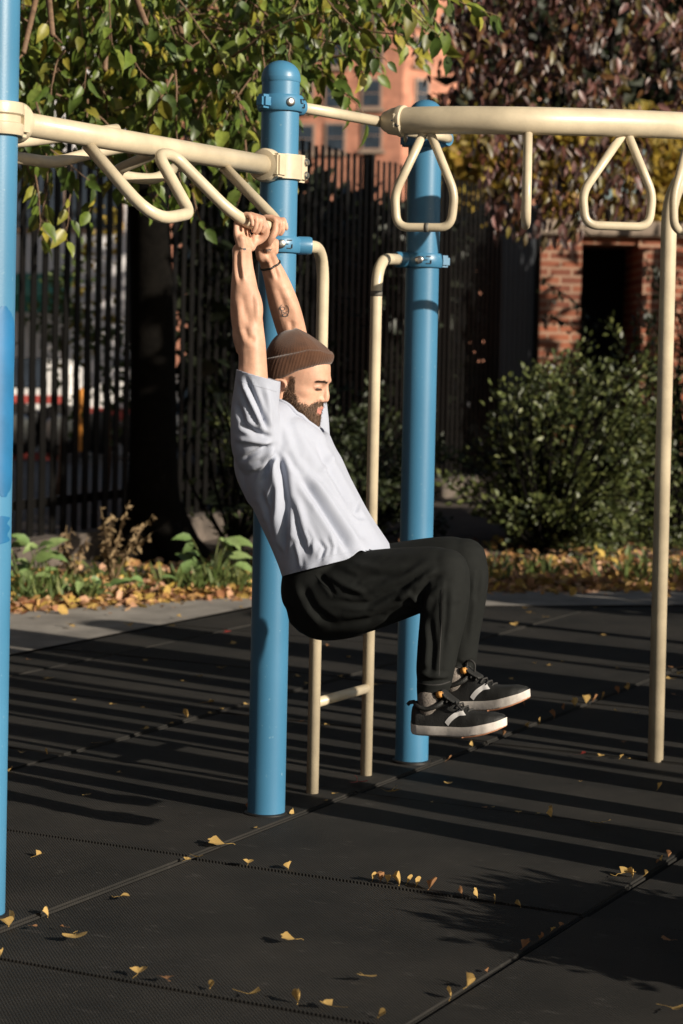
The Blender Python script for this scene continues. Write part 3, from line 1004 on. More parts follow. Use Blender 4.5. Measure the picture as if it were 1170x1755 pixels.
# arms: shoulder to wrist
SH_R, SH_L = (440, 742, 6.03), (523, 740, 6.37)
HN = GC - AR * 0.064                        # near hand on the rung
HFAR = GC + AR * 0.066
def ax_pt(c, f, z, t):
    return c + OUT * f + Z * z + AR * t
wr_n = at(414, 428, (HN - OUT * .02).y)
wr_f = at(452, 428, (HFAR - OUT * .02).y)
def prow(v, a, b): return (v[0], v[1], v[2], a, b)
armn = [row(470, 785, 6.1, .06, .06), row(*SH_R, .062, .058), row(432, 690, 6.02, .050, .05), row(433, 630, 6.02, .0395, .044), row(431, 592, 6.02, .0385, .042), row(424, 556, 6.03, .0435, .042), row(421, 525, 6.035, .0430, .042), row(418, 490, 6.04, .0365, .037), row(416, 455, 6.05, .0285, .028), prow(wr_n, .0275, .0225)]
armf = [row(505, 785, 6.3, .06, .06), row(*SH_L, .060, .058), row(519, 690, 6.36, .05, .05), row(513, 630, 6.34, .042, .044), row(504, 585, 6.32, .041, .042), row(494, 548, 6.3, .0435, .043), row(484, 515, 6.28, .0425, .041), row(473, 480, 6.26, .035, .035), row(461, 450, 6.24, .0275, .027), prow(wr_f, .027, .0225)]
XREF = Vector((1, -.25, 0))
for arm in (armn, armf):
    body.add(*loft(arm, XREF, 28, 7))
# muscle and tendon relief on the forearms
def tendon(pts, r):
    body.sweep([Vector(q) for q in cat([tuple(at(*p)) for p in pts], 5)], r, 8)
for px_list, Y0, r in (([(411, 432), (413, 455), (417, 480), (420, 505)], 6.025, .005), ([(403, 432), (403, 458), (406, 485)], 6.03, .005), ([(456, 433), (464, 458), (472, 480)], 6.225, .0045)):
    0 and tendon([(a, b, Y0 - .0245 + (b - 430) * 0.00005) for a, b in px_list], r)
# elbow point and brachioradialis
body.add(*loft([row(414, 600, 6.02, .016, .018), row(412, 572, 6.02, .023, .024), row(413, 530, 6.03, .020, .022)], XREF, 14))
body.add(*loft([row(437, 560, 6.015, .018, .022), row(437, 525, 6.02, .022, .022), row(430, 490, 6.03, .016, .018)], XREF, 14))
body.add(*loft([row(509, 560, 6.29, .018, .022), row(500, 525, 6.27, .020, .022), row(486, 490, 6.25, .014, .018)], XREF, 14))

def hand(c, wrist, s):
    """Palm behind and under the bar, four fingers over the top, thumb round the front. s: +1 when the index is on the far side."""
    w = Vector(wrist)
    heel = ax_pt(c, -.016, -.058, -.004 * s)
    mid = ax_pt(c, -.026, -.028, -.002 * s)
    mcp = ax_pt(c, -.0290, .006, 0)
    body.add(*loft([prow(w - Z * .02, .026, .021), prow(w, .0275, .021), prow(heel, .035, .0185), prow(mid, .039, .0155), prow(mcp, .0385, .0105)], AR, 28, 5))
    # heel pads
    body.add(*loft([prow(ax_pt(c, -.008, -.064, .020 * s), .012, .012), prow(ax_pt(c, -.006, -.044, .028 * s), .014, .015), prow(ax_pt(c, -.002, -.030, .034 * s), .011, .011)], AR, 14))
    body.add(*loft([prow(ax_pt(c, -.010, -.068, -.024 * s), .011, .012), prow(ax_pt(c, -.012, -.040, -.030 * s), .011, .012)], AR, 14))
    spec = [(0.0300, 1.0, .0088), (0.0098, 1.10, .0092), (-0.0105, 1.04, .0088), (-0.0302, .84, .0076)]
    for (t, ln, r) in spec:
        R_ = HR + r - .0008
        pts = []
        t0 = t * .92 * s
        a0 = 168.0
        a1 = a0 - 225 * ln * .93
        pts.append(ax_pt(c, -.0290, -.008, t0))
        for k, a in enumerate(np.linspace(a0, a1, 9)):
            kn = 0.0032 if k in (2, 5) else 0.0
            rr_ = R_ + kn + (0.003 if k == 1 else 0)
            tt = s * (t * (.95 + .05 * k / 8)) + rnd.uniform(-.0006, .0006)
            pts.append(ax_pt(c, math.cos(math.radians(a)) * rr_, math.sin(math.radians(a)) * rr_, tt))
        n = len(pts)
        rads = [r * 1.05 * (1 - .22 * i / (n - 1)) * (1.10 if i in (3, 6) else 1.0) for i in range(n)]
        body.add(*loft([prow(q, ra, ra) for q, ra in zip(pts, rads)], AR, 14, 4))
    # thumb
    th = [(-.006, -.048, .028), (.008, -.040, .040), (.022, -.027, .044), (.028, -.010, .040), (.026, .006, .036)]
    body.add(*loft([prow(ax_pt(c, f, z, t * s), r, r) for (f, z, t), r in zip(th, (.013, .0125, .0108, .0098, .0082))], AR, 14, 5))
hand(HN, wr_n, 1)
hand(HFAR, wr_f, -1)

bme = remeshed(body, 0.0026, 5, 0.5)
bo = obj_from(bme, 'body', M['skin'], man)
bv, bn = mesh_np(bme)
L = hl(bv)
# lips take their own tone
bme.materials.append(M['lip'])
fc = np.empty(len(bme.polygons) * 3); bme.polygons.foreach_get('center', fc); fc = hl(fc.reshape(-1, 3))
lipm = (np.abs(fc[:, 1]) < .022) & (fc[:, 0] > .088) & (np.abs(fc[:, 2] + .0850) < (.0130 - .25 * np.abs(fc[:, 1]))) 
bme.polygons.foreach_set('material_index', lipm.astype(int))
fold(bme, [([(413, 428), (414, 452), (418, 482)], 4, .0035), ([(408, 428), (408, 452), (411, 480)], 3.5, -.0035), ([(403, 430), (402, 460), (406, 490)], 4, .0025),
    ([(412, 500), (420, 530), (428, 560)], 6, -.003), ([(430, 490), (440, 520), (443, 552)], 7, .003), ([(408, 520), (409, 555), (416, 580)], 5, .0025), ([(418, 560), (425, 578), (438, 584)], 5, -.003), ([(420, 590), (424, 615), (424, 636)], 8, -.002),
    ([(456, 436), (463, 455), (470, 478)], 4, .003), ([(461, 436), (469, 456), (477, 480)], 3.5, -.0028), ([(474, 490), (484, 515), (490, 540)], 5, -.0025), ([(490, 500), (502, 530), (508, 560)], 7, .003), ([(498, 548), (500, 562), (498, 575)], 4, -.003),
    ([(424, 402), (430, 412), (430, 422)], 4, -.002)])
bv, bn = mesh_np(bme)
BVH = BVHTree.FromPolygons([tuple(v) for v in bv], [tuple(p.vertices) for p in bme.polygons])

def cast(bvh, px, py):
    d = (FW + RT * float((px - PX0) / FPX) + UP * float((PY0 - py) / FPX)).normalized()
    h = bvh.ray_cast(CAM, d)
    return (h[0], h[1]) if h[0] is not None else None

def ribbon(name, bvh, poly, width, m, parent, off=0.0007, n=40, closed=False):
    P = [np.array(p, float) for p in poly]
    P = cat([tuple(p) for p in P], max(2, n // max(1, len(P) - 1)))
    hits = [cast(bvh, *p) for p in P]
    hits = [h for h in hits if h]
    if len(hits) < 3: return None
    vs, fs = [], []
    for i, (q, nn) in enumerate(hits):
        t = (hits[min(i + 1, len(hits) - 1)][0] - hits[max(0, i - 1)][0]).normalized()
        sd_ = nn.cross(t).normalized() * width / 2
        vs += [q + nn * off - sd_, q + nn * off * 1.6, q + nn * off + sd_]
    for i in range(len(hits) - 1):
        a, b = 3 * i, 3 * i + 3
        fs += [(a, b, b + 1, a + 1), (a + 1, b + 1, b + 2, a + 2)]
    return link_mesh(name, vs, fs, m, parent)

# tattoos
def circ(cx, cy, rx, ry, a0=0, a1=360, n=14):
    return [(cx + rx * math.cos(math.radians(a)), cy + ry * math.sin(math.radians(a))) for a in np.linspace(a0, a1, n)]
for pl in (circ(486.5, 532, 8.5, 10.5, -60, 250), circ(484, 529, 4, 3), [(484, 534), (488, 536), (493, 533)], circ(489, 540, 4.5, 2.6), [(480, 526), (482, 533), (484, 541)]):
    ribbon('tattoo', BVH, pl, .0018, M['ink'], bo)
for pl in (circ(454, 430, 3.6, 1.9), circ(460, 428.5, 3.2, 1.8), [(457, 429.5), (463, 427.5), (466, 426.5)], [(411, 423), (414, 426), (418, 426.5), (422, 429)], circ(419, 427, 2, 1.4)):
    ribbon('tattoo', BVH, pl, .0020, M['ink'], bo)
# black band round the far forearm
q0, q1 = at(470, 473, 6.255), at(458, 443, 6.235)
axb = (q1 - q0).normalized(); cb = at(459.5, 456, 6.243)
ub = axb.orthogonal().normalized(); wb = axb.cross(ub)
loop = []
for i in range(48):
    a = 2 * PI * i / 48
    dv = ub * math.cos(a) + wb * math.sin(a)
    h = BVH.ray_cast(cb + dv * .08, -dv)
    pr = h[0] if h[0] is not None else cb + dv * .03
    loop.append(pr + dv * .0012)
loop.append(loop[0])
mb = MB(); mb.sweep(loop, .0031, 8, False); mb.build('wristband', M['black'], man)

# beard: the hair-bearing skin lifted a few millimetres, then tufts
def beard_mask(L):
    x, y, z = L[:, 0], np.abs(L[:, 1]), L[:, 2]
    zl = np.interp(x, [-.012, .004, .010, .024, .030, .046, .066, .080, .088, .097, .12], [-.088, -.060, -.010, -.014, -.046, -.072, -.080, -.078, -.066, -.062, -.064])
    jz = .004 * np.sin(x * 900) * np.sin(z * 700 + 1) + .003 * np.sin(x * 2100 + z * 1700)
    zl = zl + jz
    zlow = np.interp(x, [-.012, .005, .038, .08, .12], [-.090, -.110, -.132, -.150, -.160])
    lips = (y < .0235) & (x > .084) & (np.abs(z + .0855) < (.0165 - .28 * y))
    ear = (x < .008) & (z < -.02) & (y > .074)
    return (x > -.010) & (z < zl) & (z > zlow) & ~lips & ~ear & (x < .2) & (x > -.2) & (np.linalg.norm(L, axis=1) < .2)
bm_ = beard_mask(fc)
ids = np.nonzero(bm_)[0]
vmap, bvs, bfs = {}, [], []
edge_cnt = {}
for i in ids:
    f = []
    for k in bme.polygons[int(i)].vertices:
        if k not in vmap:
            vmap[k] = len(bvs)
            bvs.append(bv[k] + bn[k] * 0.0014)
        f.append(vmap[k])
    bfs.append(tuple(f))
keys = np.array(list(vmap.keys()))
nv = np.array(bvs); nn_ = bn[keys]
# thicker towards the chin
lz = hl(nv)
nv = nv + nn_ * (np.clip((-.07 - lz[:, 2]) / .07, 0, 1) * .0045 + rng.normal(size=len(nv)) * .0006)[:, None]
# tufts
sel = rng.choice(len(nv), min(5200, len(nv) * 2))
tp = nv[sel] + rng.normal(size=(len(sel), 3)) * .0012
dd = nn_[sel] * .55 + np.array(-HZ) * .9 + np.array(HX) * .12 + rng.normal(size=(len(sel), 3)) * .35
V2, F2 = leaf_arrays(tp - nn_[sel] * .001, dd, nn_[sel], .006 + rng.random(len(sel)) * .006, ([(0, .07, 0), (0, -.07, 0), (1, 0, .0)], [(0, 1, 2)]))
# loose hairs past the edge of the beard
Lv = hl(bv); L2 = Lv.copy(); L2[:, 2] -= .007
fr_ = np.nonzero(beard_mask(L2) & ~beard_mask(Lv))[0]
fr_ = rng.choice(fr_, min(1100, len(fr_)))
V3, F3 = leaf_arrays(bv[fr_] + rng.normal(size=(len(fr_), 3)) * .0012, bn[fr_] * .3 + np.array(-HZ) + rng.normal(size=(len(fr_), 3)) * .3, bn[fr_], .003 + rng.random(len(fr_)) * .005, ([(0, .06, 0), (0, -.06, 0), (1, 0, .0)], [(0, 1, 2)]))
allv = [tuple(v) for v in nv] + [tuple(v) for v in V2] + [tuple(v) for v in V3]
allf = bfs + [tuple(j + len(nv) for j in f) for f in F2] + [tuple(j + len(nv) + len(V2) for j in f) for f in F3]
link_mesh('beard', allv, allf, M['beard'], man)
# thin stubble hair at the temples, below the beanie, and brows
for s in (-1, 1):
    n = 90
    t = rng.random(n)
    lx = .094 - .028 * t ** 1.5; ly = s * (.012 + .038 * t); lzz = -.0065 + .005 * np.sin(t * PI * .8) + rng.normal(size=n) * .0017
    pos = np.array([hw(a + .02, b, c) for a, b, c in zip(lx, ly, lzz)])
    out = []
    for q in pos:
        h = BVH.find_nearest(Vector(q))
        out.append((h[0] + h[1] * .0006, h[1]))
    pp = np.array([tuple(a) for a, b in out]); nq = np.array([tuple(b) for a, b in out])
    dv = np.array(HY * s) * .8 - np.array(HX) * .5 + nq * .25 + rng.normal(size=(n, 3)) * .15
    leaves('eyebrow', pp, dv, nq, np.full(n, .011), ([(0, .10, 0), (0, -.10, 0), (1, 0, 0)], [(0, 1, 2)]), M['brow'], man)
    # lowered eye: dark lash line over a sliver of eye
    pts = [(.083, .045, -.0255), (.090, .036, -.0275), (.0925, .027, -.0275), (.090, .019, -.0255)]
    e = MB()
    ln = []
    for (a, b, c) in pts:
        h = BVH.find_nearest(hw(a + .004, s * b, c)); ln.append(h[0] + h[1] * .0004)
    e.sweep([Vector(q) for q in cat([tuple(v) for v in ln], 4)], .0026, 8)
    e.build('eye', M['eye'], man)
# ear stud
h = BVH.ray_cast(hw(-.006, -.2, -.084), HY)
if h[0] is not None:
    mb = MB(); mb.lathe(h[0] - HY * -.0005, -HY, [(.003, -.001), (.003, .0015), (.0015, .0025)], 12); mb.build('ear_stud', M['black'], man)

# beanie
def beanie():
    seg = 264
    rows_ = []
    def base(ph, off):
        ct, st = math.cos(ph), math.sin(ph)
        rx = .083 if ct > 0 else .098
        return -.004 + (rx + off) * ct, (.0815 + off) * st
    def zl(ph):
        x = math.cos(ph) * .098
        return float(np.interp(x, [-.1, -.06, -.03, .0, .04, .08, .1], [-.024, -.034, -.034, -.014, .018, .041, .048]))
    PKX, PKZ = -.044, .124
    def zu(ph):
        x = math.cos(ph) * .098
        return float(np.interp(x, [-.1, -.06, 0, .05, .08, .1], [.004, .022, .055, .078, .082, .078]))
    prof = [(-.006, .010), (.0015, .0005), (.0075, -.0015), (.0115, .006), (.0135, .018), (.0135, .031), (.0115, .042), (.0075, .0475), (.003, .0455)]
    ring_fn = []
    for (off, dz) in prof:
        dz /= .0475
        ring_fn.append([(*base(2 * PI * i / seg, off + (.0006 * math.sin(2 * PI * i / seg * 66) if dz > .002 else 0) + .0008 * math.sin(2 * PI * i / seg * 6)), zl(2 * PI * i / seg) + dz * (zu(2 * PI * i / seg) - zl(2 * PI * i / seg)) + .0010 * math.sin(2 * PI * i / seg * 3 + dz * 3)) for i in range(seg)])
    for k in range(1, 15):
        s_ = k / 14
        gb = (1 - (1 - s_ ** 1.6) ** 0.75) * .96
        gf_ = s_ ** 1.05 * .93
        zq = s_ ** 0.90 * (1 - .10 * s_ ** 5)
        rr = []
        for i in range(seg):
            ph = 2 * PI * i / seg
            bx, by = base(ph, .0004 * math.sin(66 * ph) * (1 - s_) + .003 + .006 * math.sin(s_ * PI) + .0028 * math.sin(3 * ph + 5 * s_) * math.sin(s_ * PI) + .002 * math.sin(7 * ph - 3 * s_) * s_ * (1 - s_) * 3)
            z0 = zu(ph) - .002
            wf_ = .5 + .5 * math.cos(ph)
            gq = gf_ * wf_ + gb * (1 - wf_)
            rr.append((bx + (PKX - bx) * gq, by * (1 - gq), z0 + (PKZ - z0) * zq))
        ring_fn.append(rr)
    vs, fs = [], []
    for r_ in ring_fn:
        vs += [hw(*q) for q in r_]
    for j in range(len(ring_fn) - 1):
        for i in range(seg):
            fs.append((j * seg + i, j * seg + (i + 1) % seg, (j + 1) * seg + (i + 1) % seg, (j + 1) * seg + i))
    fs.append(tuple((len(ring_fn) - 1) * seg + i for i in range(seg)))
    o = link_mesh('beanie', vs, fs, M['beanie'], man)
    # side seam and stitch fold of the crown
    return o
beanie()

# ---- shirt
sh = MB()
sh.add(*loft([row(503, 690, 6.19, .060, .066), row(493, 714, 6.2, .074, .100), row(486, 738, 6.2, .092, .165), row(488, 764, 6.2, .118, .198), row(500, 805, 6.18, .131, .200), row(521, 852, 6.16, .131, .190), row(547, 905, 6.14, .133, .190), row(572, 955, 6.12, .142, .198), row(588, 990, 6.11, .150, .205)], FF, 56, 7, power=2.2))
sh.add(*loft([row(478, 812, 6.10, .07, .06), row(446, 776, 6.05, .074, .07), row(438, 738, 6.02, .070, .07), row(437, 700, 6.01, .066, .067), row(441, 660, 6.01, .0635, .064), row(444, 625, 6.01, .062, .062)], XREF, 32))
sh.add(*loft([row(505, 815, 6.28, .07, .06), row(523, 776, 6.35, .07, .07), row(526, 738, 6.38, .066, .068), row(524, 700, 6.37, .063, .066), row(519, 650, 6.36, .06, .062), row(514, 615, 6.35, .06, .06)], XREF, 32))
# cloth over the raised shoulders up to the neck
sh.add(*loft([row(446, 742, 6.03, .062, .065), row(468, 728, 6.09, .062, .066), row(492, 722, 6.17, .064, .07)], FF, 24))
sh.add(*loft([row(470, 752, 6.05, .06, .05), row(503, 752, 6.09, .062, .05), row(532, 762, 6.15, .05, .05)], Z, 24))
sh.add(*loft([row(526, 742, 6.37, .062, .065), row(512, 728, 6.30, .062, .066), row(498, 722, 6.22, .064, .07)], FF, 24))
# loose cloth hanging under the raised arm
sh.add(*loft([row(428, 765, 6.09, .042, .06), row(432, 800, 6.11, .048, .07), row(452, 840, 6.13, .05, .08)], XREF, 24))
sme = remeshed(sh, 0.0046, 8, 0.6)
strokes = [
    ([(474, 768), (484, 812), (490, 862), (486, 915), (484, 960)], 8, -.012), ([(466, 772), (473, 820), (474, 870), (468, 910)], 7, .008),
    ([(468, 762), (440, 775), (412, 790)], 6, -.010), ([(466, 758), (438, 756), (404, 752)], 6, .009), ([(464, 752), (436, 738), (408, 726)], 6, -.008),
    ([(470, 768), (450, 795), (424, 806)], 6, .008), ([(472, 772), (457, 808), (446, 832)], 6, -.009), ([(474, 776), (466, 822), (458, 858)], 6, .007),
    ([(414, 650), (430, 690), (452, 738)], 5, .009), ([(420, 648), (440, 690), (458, 735)], 5, -.008), ([(455, 662), (462, 700), (464, 740)], 6, .006), ([(405, 690), (420, 730), (448, 752)], 6, -.007),
    ([(476, 700), (486, 730), (500, 770)], 9, .005), ([(500, 722), (530, 775), (570, 835), (612, 905)], 10, .006), ([(514, 815), (545, 858), (580, 912), (604, 950)], 8, -.013), ([(528, 808), (560, 850), (596, 905), (622, 945)], 9, .009),
    ([(548, 752), (580, 812), (618, 880), (655, 935)], 9, .006), ([(542, 756), (566, 806), (600, 866)], 6, -.006), ([(505, 850), (520, 900), (545, 955)], 8, .006), ([(498, 850), (510, 905), (528, 962)], 6, -.005),
    ([(545, 925), (556, 940), (548, 962)], 3.5, -.005), ([(524, 905), (533, 925), (531, 950)], 3.5, -.004), ([(612, 858), (608, 880), (622, 892)], 4, -.005), ([(506, 930), (512, 955), (514, 975)], 4, .004), ([(565, 918), (572, 936), (570, 955)], 3.5, .004),
    ([(488, 770), (505, 800), (520, 812)], 7, -.005), ([(570, 780), (560, 800), (548, 812)], 7, .004), ([(452, 868), (462, 900), (474, 940)], 6, .007), ([(446, 838), (458, 880), (470, 925), (482, 965)], 5, -.007),
]
for k_ in range(26):                        # small slack wrinkles
    cx, cy = rnd.uniform(430, 640), rnd.uniform(700, 960)
    an = rnd.gauss(1.05, .35); ln_ = rnd.uniform(8, 24)
    strokes.append(([(cx, cy), (cx + ln_ * .5 * math.cos(an) + rnd.uniform(-2, 2), cy + ln_ * .5 * math.sin(an)), (cx + ln_ * math.cos(an), cy + ln_ * math.sin(an))], rnd.uniform(3, 6), rnd.choice([-1, 1]) * rnd.uniform(.0006, .0015)))
strokes = [(a, b * .82, c * 1.0) for a, b, c in strokes]
fold(sme, strokes)
bm = bmesh.new(); bm.from_mesh(sme)
def cut(co, no, keep=None):
    gf = [f for f in bm.faces if keep is None or keep(f.calc_center_median())]
    ge = set(); gv = set()
    for f in gf:
        ge.update(f.edges); gv.update(f.verts)
    bmesh.ops.bisect_plane(bm, geom=gf + list(ge) + list(gv), plane_co=co, plane_no=no, clear_outer=True)
hd = (at(672, 940, 6.06) - at(490, 987, 6.17)); hd = (FF * hd.dot(FF) + Z * hd.z).normalized()
cut(at(580, 964, 6.12), hd.cross(RR).normalized() if hd.cross(RR).z < 0 else RR.cross(hd).normalized())
c1_ = at(444, 644, 6.01)
cut(c1_, Vector((.25, 0, .97)).normalized(), lambda q: (q - c1_).length < .13)
c2_ = at(519, 655, 6.36)
cut(c2_, Vector((-.1, 0, .99)).normalized(), lambda q: (q - c2_).length < .12 and q.y > 6.27)
c3_ = at(501, 716, 6.2)
def in_neck(q):
    d = q - c3_
    f, r = d.dot(FF), d.dot(RR)
    k = 1.0 if q.z < c3_.z + .012 else 1.35
    return (f / .086) ** 2 + (r / .080) ** 2 < k * k and q.z > c3_.z - .065 - .5 * f and q.x > at(474, 700, 6.05).x
bmesh.ops.delete(bm, geom=[f for f in bm.faces if in_neck(f.calc_center_median())], context='FACES')
hn_ = hd.cross(RR).normalized()
if hn_.z > 0: hn_ = -hn_
for v in bm.verts:
    d_ = -(v.co - at(580, 964, 6.12)).dot(hn_)
    if d_ < .05:
        px_, py_ = proj(v.co)
        if v.co.y < 6.12:
            v.co.z += .016 * math.exp(-((px_ - 616) / 13) ** 2) * (1 - d_ / .05)
        v.co += RR * (.003 * math.sin(px_ * .17) * (1 - d_ / .05))
bm.to_mesh(sme); bm.free()
ec = {}
for p_ in sme.polygons:
    for e_ in p_.edge_keys: ec[e_] = ec.get(e_, 0) + 1
nbr = {}
for (a, b), k_ in ec.items():
    if k_ == 1: nbr.setdefault(a, []).append(b); nbr.setdefault(b, []).append(a)
seen, loops = set(), []
for s0 in list(nbr):
    if s0 in seen: continue
    lp_, cur, prev = [s0], s0, None
    seen.add(s0)
    while True:
        nx = [q for q in nbr[cur] if q != prev and q not in seen]
        if not nx: break
        prev, cur = cur, nx[0]; seen.add(cur); lp_.append(cur)
    if len(lp_) > 30: loops.append([sme.vertices[i].co.copy() for i in lp_])
so = obj_from(sme, 'shirt', M['shirt'], man)
if loops:
    neck = min(loops, key=lambda l: (sum(l, Vector()) / len(l) - c3_).length)
    k_ = 4
    nk = [sum((neck[(i + j) % len(neck)] for j in range(-6, 7)), Vector()) / 13 for i in range(0, len(neck), k_)]
    nk.append(nk[0])
    mb = MB(); mb.sweep(nk, .0062, 10, False); mb.build('collar', M['shirt'], so)
sol = so.modifiers.new('thick', 'SOLIDIFY'); sol.thickness = .0028; sol.offset = -1
# ribbed hems: stitch lines as thin raised seams near the sleeve end
sv, sn = mesh_np(sme)
SBVH = BVHTree.FromPolygons([tuple(v) for v in sv], [tuple(p.vertices) for p in sme.polygons])
ribbon('hem_seam', SBVH, [(405, 650), (425, 657), (450, 664), (474, 671)], .0022, M['shirt'], so, .0009)
ribbon('hem_seam', SBVH, [(497, 977), (530, 966), (565, 953), (600, 947), (640, 942), (662, 936)], .0022, M['shirt'], so, .0009)
# dark patch painted in for the shaded gap under the chin
mb = MB(); h_ = cast(SBVH, 549, 738); q = (h_[0] + h_[1] * .0005) if h_ else at(549, 738, 6.075)
mb.add(*loft([(*(q + FF * -.009), .006, .003), (*q, .009, .0035), (*(q + FF * .008 - Z * .004), .006, .003)], Z, 12)); mb.build('neck_shade_patch', M['navy'], so)

# ---- trousers
tr = MB()
tr.add(*loft([row(583, 964, 6.12, .114, .162), row(568, 988, 6.12, .122, .172), row(556, 1020, 6.12, .112, .170), row(553, 1045, 6.12, .088, .15)], FF, 40, power=2.2))
for (px, py, Y) in ((549, 1035, 6.05), (562, 1034, 6.2)):
    tr.add(*loft([row(px - 8, py - 8, Y, .088, .09), row(px + 4, py + 2, Y, .098, .098), row(px + 40, py + 2, Y - .02, .095, .095)], Z, 28))
tr.add(*loft([row(556, 1032, 6.04, .104, .105), row(610, 1017, 6.0, .112, .105), row(660, 1005, 5.97, .104, .10), row(715, 993, 5.93, .090, .088), row(750, 986, 5.905, .079, .08), row(766, 985, 5.895, .068, .07)], Z, 36))
tr.add(*loft([row(764, 974, 5.895, .060, .066), row(764, 1005, 5.888, .066, .068), row(760, 1050, 5.88, .0635, .065), row(752, 1100, 5.875, .0575, .058), row(746, 1145, 5.87, .0525, .053), row(744, 1166, 5.87, .048, .049), row(742, 1178, 5.87, .045, .047), row(741, 1207, 5.87, .041, .043)], FF, 36))
tr.add(*loft([row(578, 1025, 6.22, .102, .10), row(650, 1000, 6.175, .105, .098), row(720, 980, 6.135, .093, .088), row(776, 968, 6.1, .081, .08), row(796, 966, 6.09, .068, .07)], Z, 36))
tr.add(*loft([row(796, 955, 6.09, .060, .066), row(797, 990, 6.085, .066, .066), row(794, 1040, 6.08, .060, .06), row(791, 1090, 6.075, .0505, .052), row(790, 1125, 6.07, .045, .047), row(788, 1140, 6.07, .041, .043), row(786, 1171, 6.07, .0385, .041)], FF, 36))
tme = remeshed(tr, 0.0048, 10, 0.55)
ts = [
    ([(548, 985), (562, 1003), (574, 1020)], 4, -.006),
    ([(560, 985), (585, 1000), (630, 1020)], 6, .006), ([(572, 975), (610, 990), (680, 985)], 6, -.005), ([(575, 1010), (640, 1010), (700, 985), (738, 960)], 7, .006), ([(560, 1030), (630, 1035), (690, 1005), (735, 972)], 6, -.006),
    ([(560, 1055), (630, 1050), (685, 1025), (722, 992)], 7, .006), ([(570, 1075), (635, 1062), (690, 1040)], 6, -.005), ([(720, 1040), (722, 1015), (735, 995), (756, 985)], 6, -.009), ([(726, 1050), (738, 1020), (760, 1003)], 6, .007),
    ([(720, 1035), (700, 1020), (680, 1025)], 6, .007), ([(715, 1045), (690, 1046), (660, 1062)], 5, -.006), ([(505, 1000), (520, 1040), (550, 1075)], 8, .005), ([(518, 1005), (538, 1045), (575, 1070)], 7, -.005),
    ([(760, 990), (758, 1060), (752, 1120), (748, 1160)], 3.5, .0035), ([(728, 1060), (732, 1100), (728, 1150)], 6, .006), ([(738, 1060), (741, 1110), (738, 1158)], 5, -.005), ([(715, 1150), (735, 1158), (765, 1160)], 5, .007), ([(716, 1162), (740, 1169), (772, 1165)], 4, -.006),
    ([(775, 1010), (772, 1060), (766, 1110)], 6, .004), ([(812, 985), (812, 1040), (805, 1100)], 5, .004), ([(782, 1136), (795, 1140), (812, 1134)], 4, -.006), ([(824, 975), (818, 1010), (812, 1030)], 5, -.005), ([(640, 960), (690, 955), (740, 948)], 8, .003),
    ([(600, 965), (650, 975), (705, 968)], 7, .005), ([(590, 1045), (640, 1040), (680, 1018)], 4, .004),
]
for k_ in range(22):
    cx, cy = rnd.uniform(520, 790), rnd.uniform(960, 1090)
    an = rnd.gauss(-.35, .3); ln_ = rnd.uniform(12, 40)
    ts.append(([(cx, cy), (cx + ln_ * .5 * math.cos(an), cy + ln_ * .5 * math.sin(an) + rnd.uniform(-3, 3)), (cx + ln_ * math.cos(an), cy + ln_ * math.sin(an))], rnd.uniform(3, 5), rnd.choice([-1, 1]) * rnd.uniform(.0008, .0018)))
ts = [(a, b * .9, c * .85) for a, b, c in ts]
fold(tme, ts)
to = obj_from(tme, 'joggers', M['pants'], man)
tv, tn = mesh_np(tme)
TBVH = BVHTree.FromPolygons([tuple(v) for v in tv], [tuple(p.vertices) for p in tme.polygons])
ribbon('side_seam', TBVH, [(757, 1010), (757, 1060), (754, 1110), (752, 1158)], .0022, M['lace'], to, .0008)
ribbon('pocket_seam', TBVH, [(540, 985), (552, 1000), (566, 1012), (576, 1024)], .0016, M['pants'], to, .0008)
ribbon('cuff_seam', TBVH, [(716, 1170), (735, 1174), (755, 1173), (771, 1168)], .003, M['lace'], to, .001)
ribbon('cuff_seam', TBVH, [(780, 1142), (792, 1145), (806, 1142)], .003, M['lace'], to, .001)
# drawcord end
mb = MB(); mb.sweep([at(628, 944, 6.0), at(640, 948, 5.99), at(650, 950, 5.985)], .007, 10); mb.build('waist_tie', M['navy'], to)

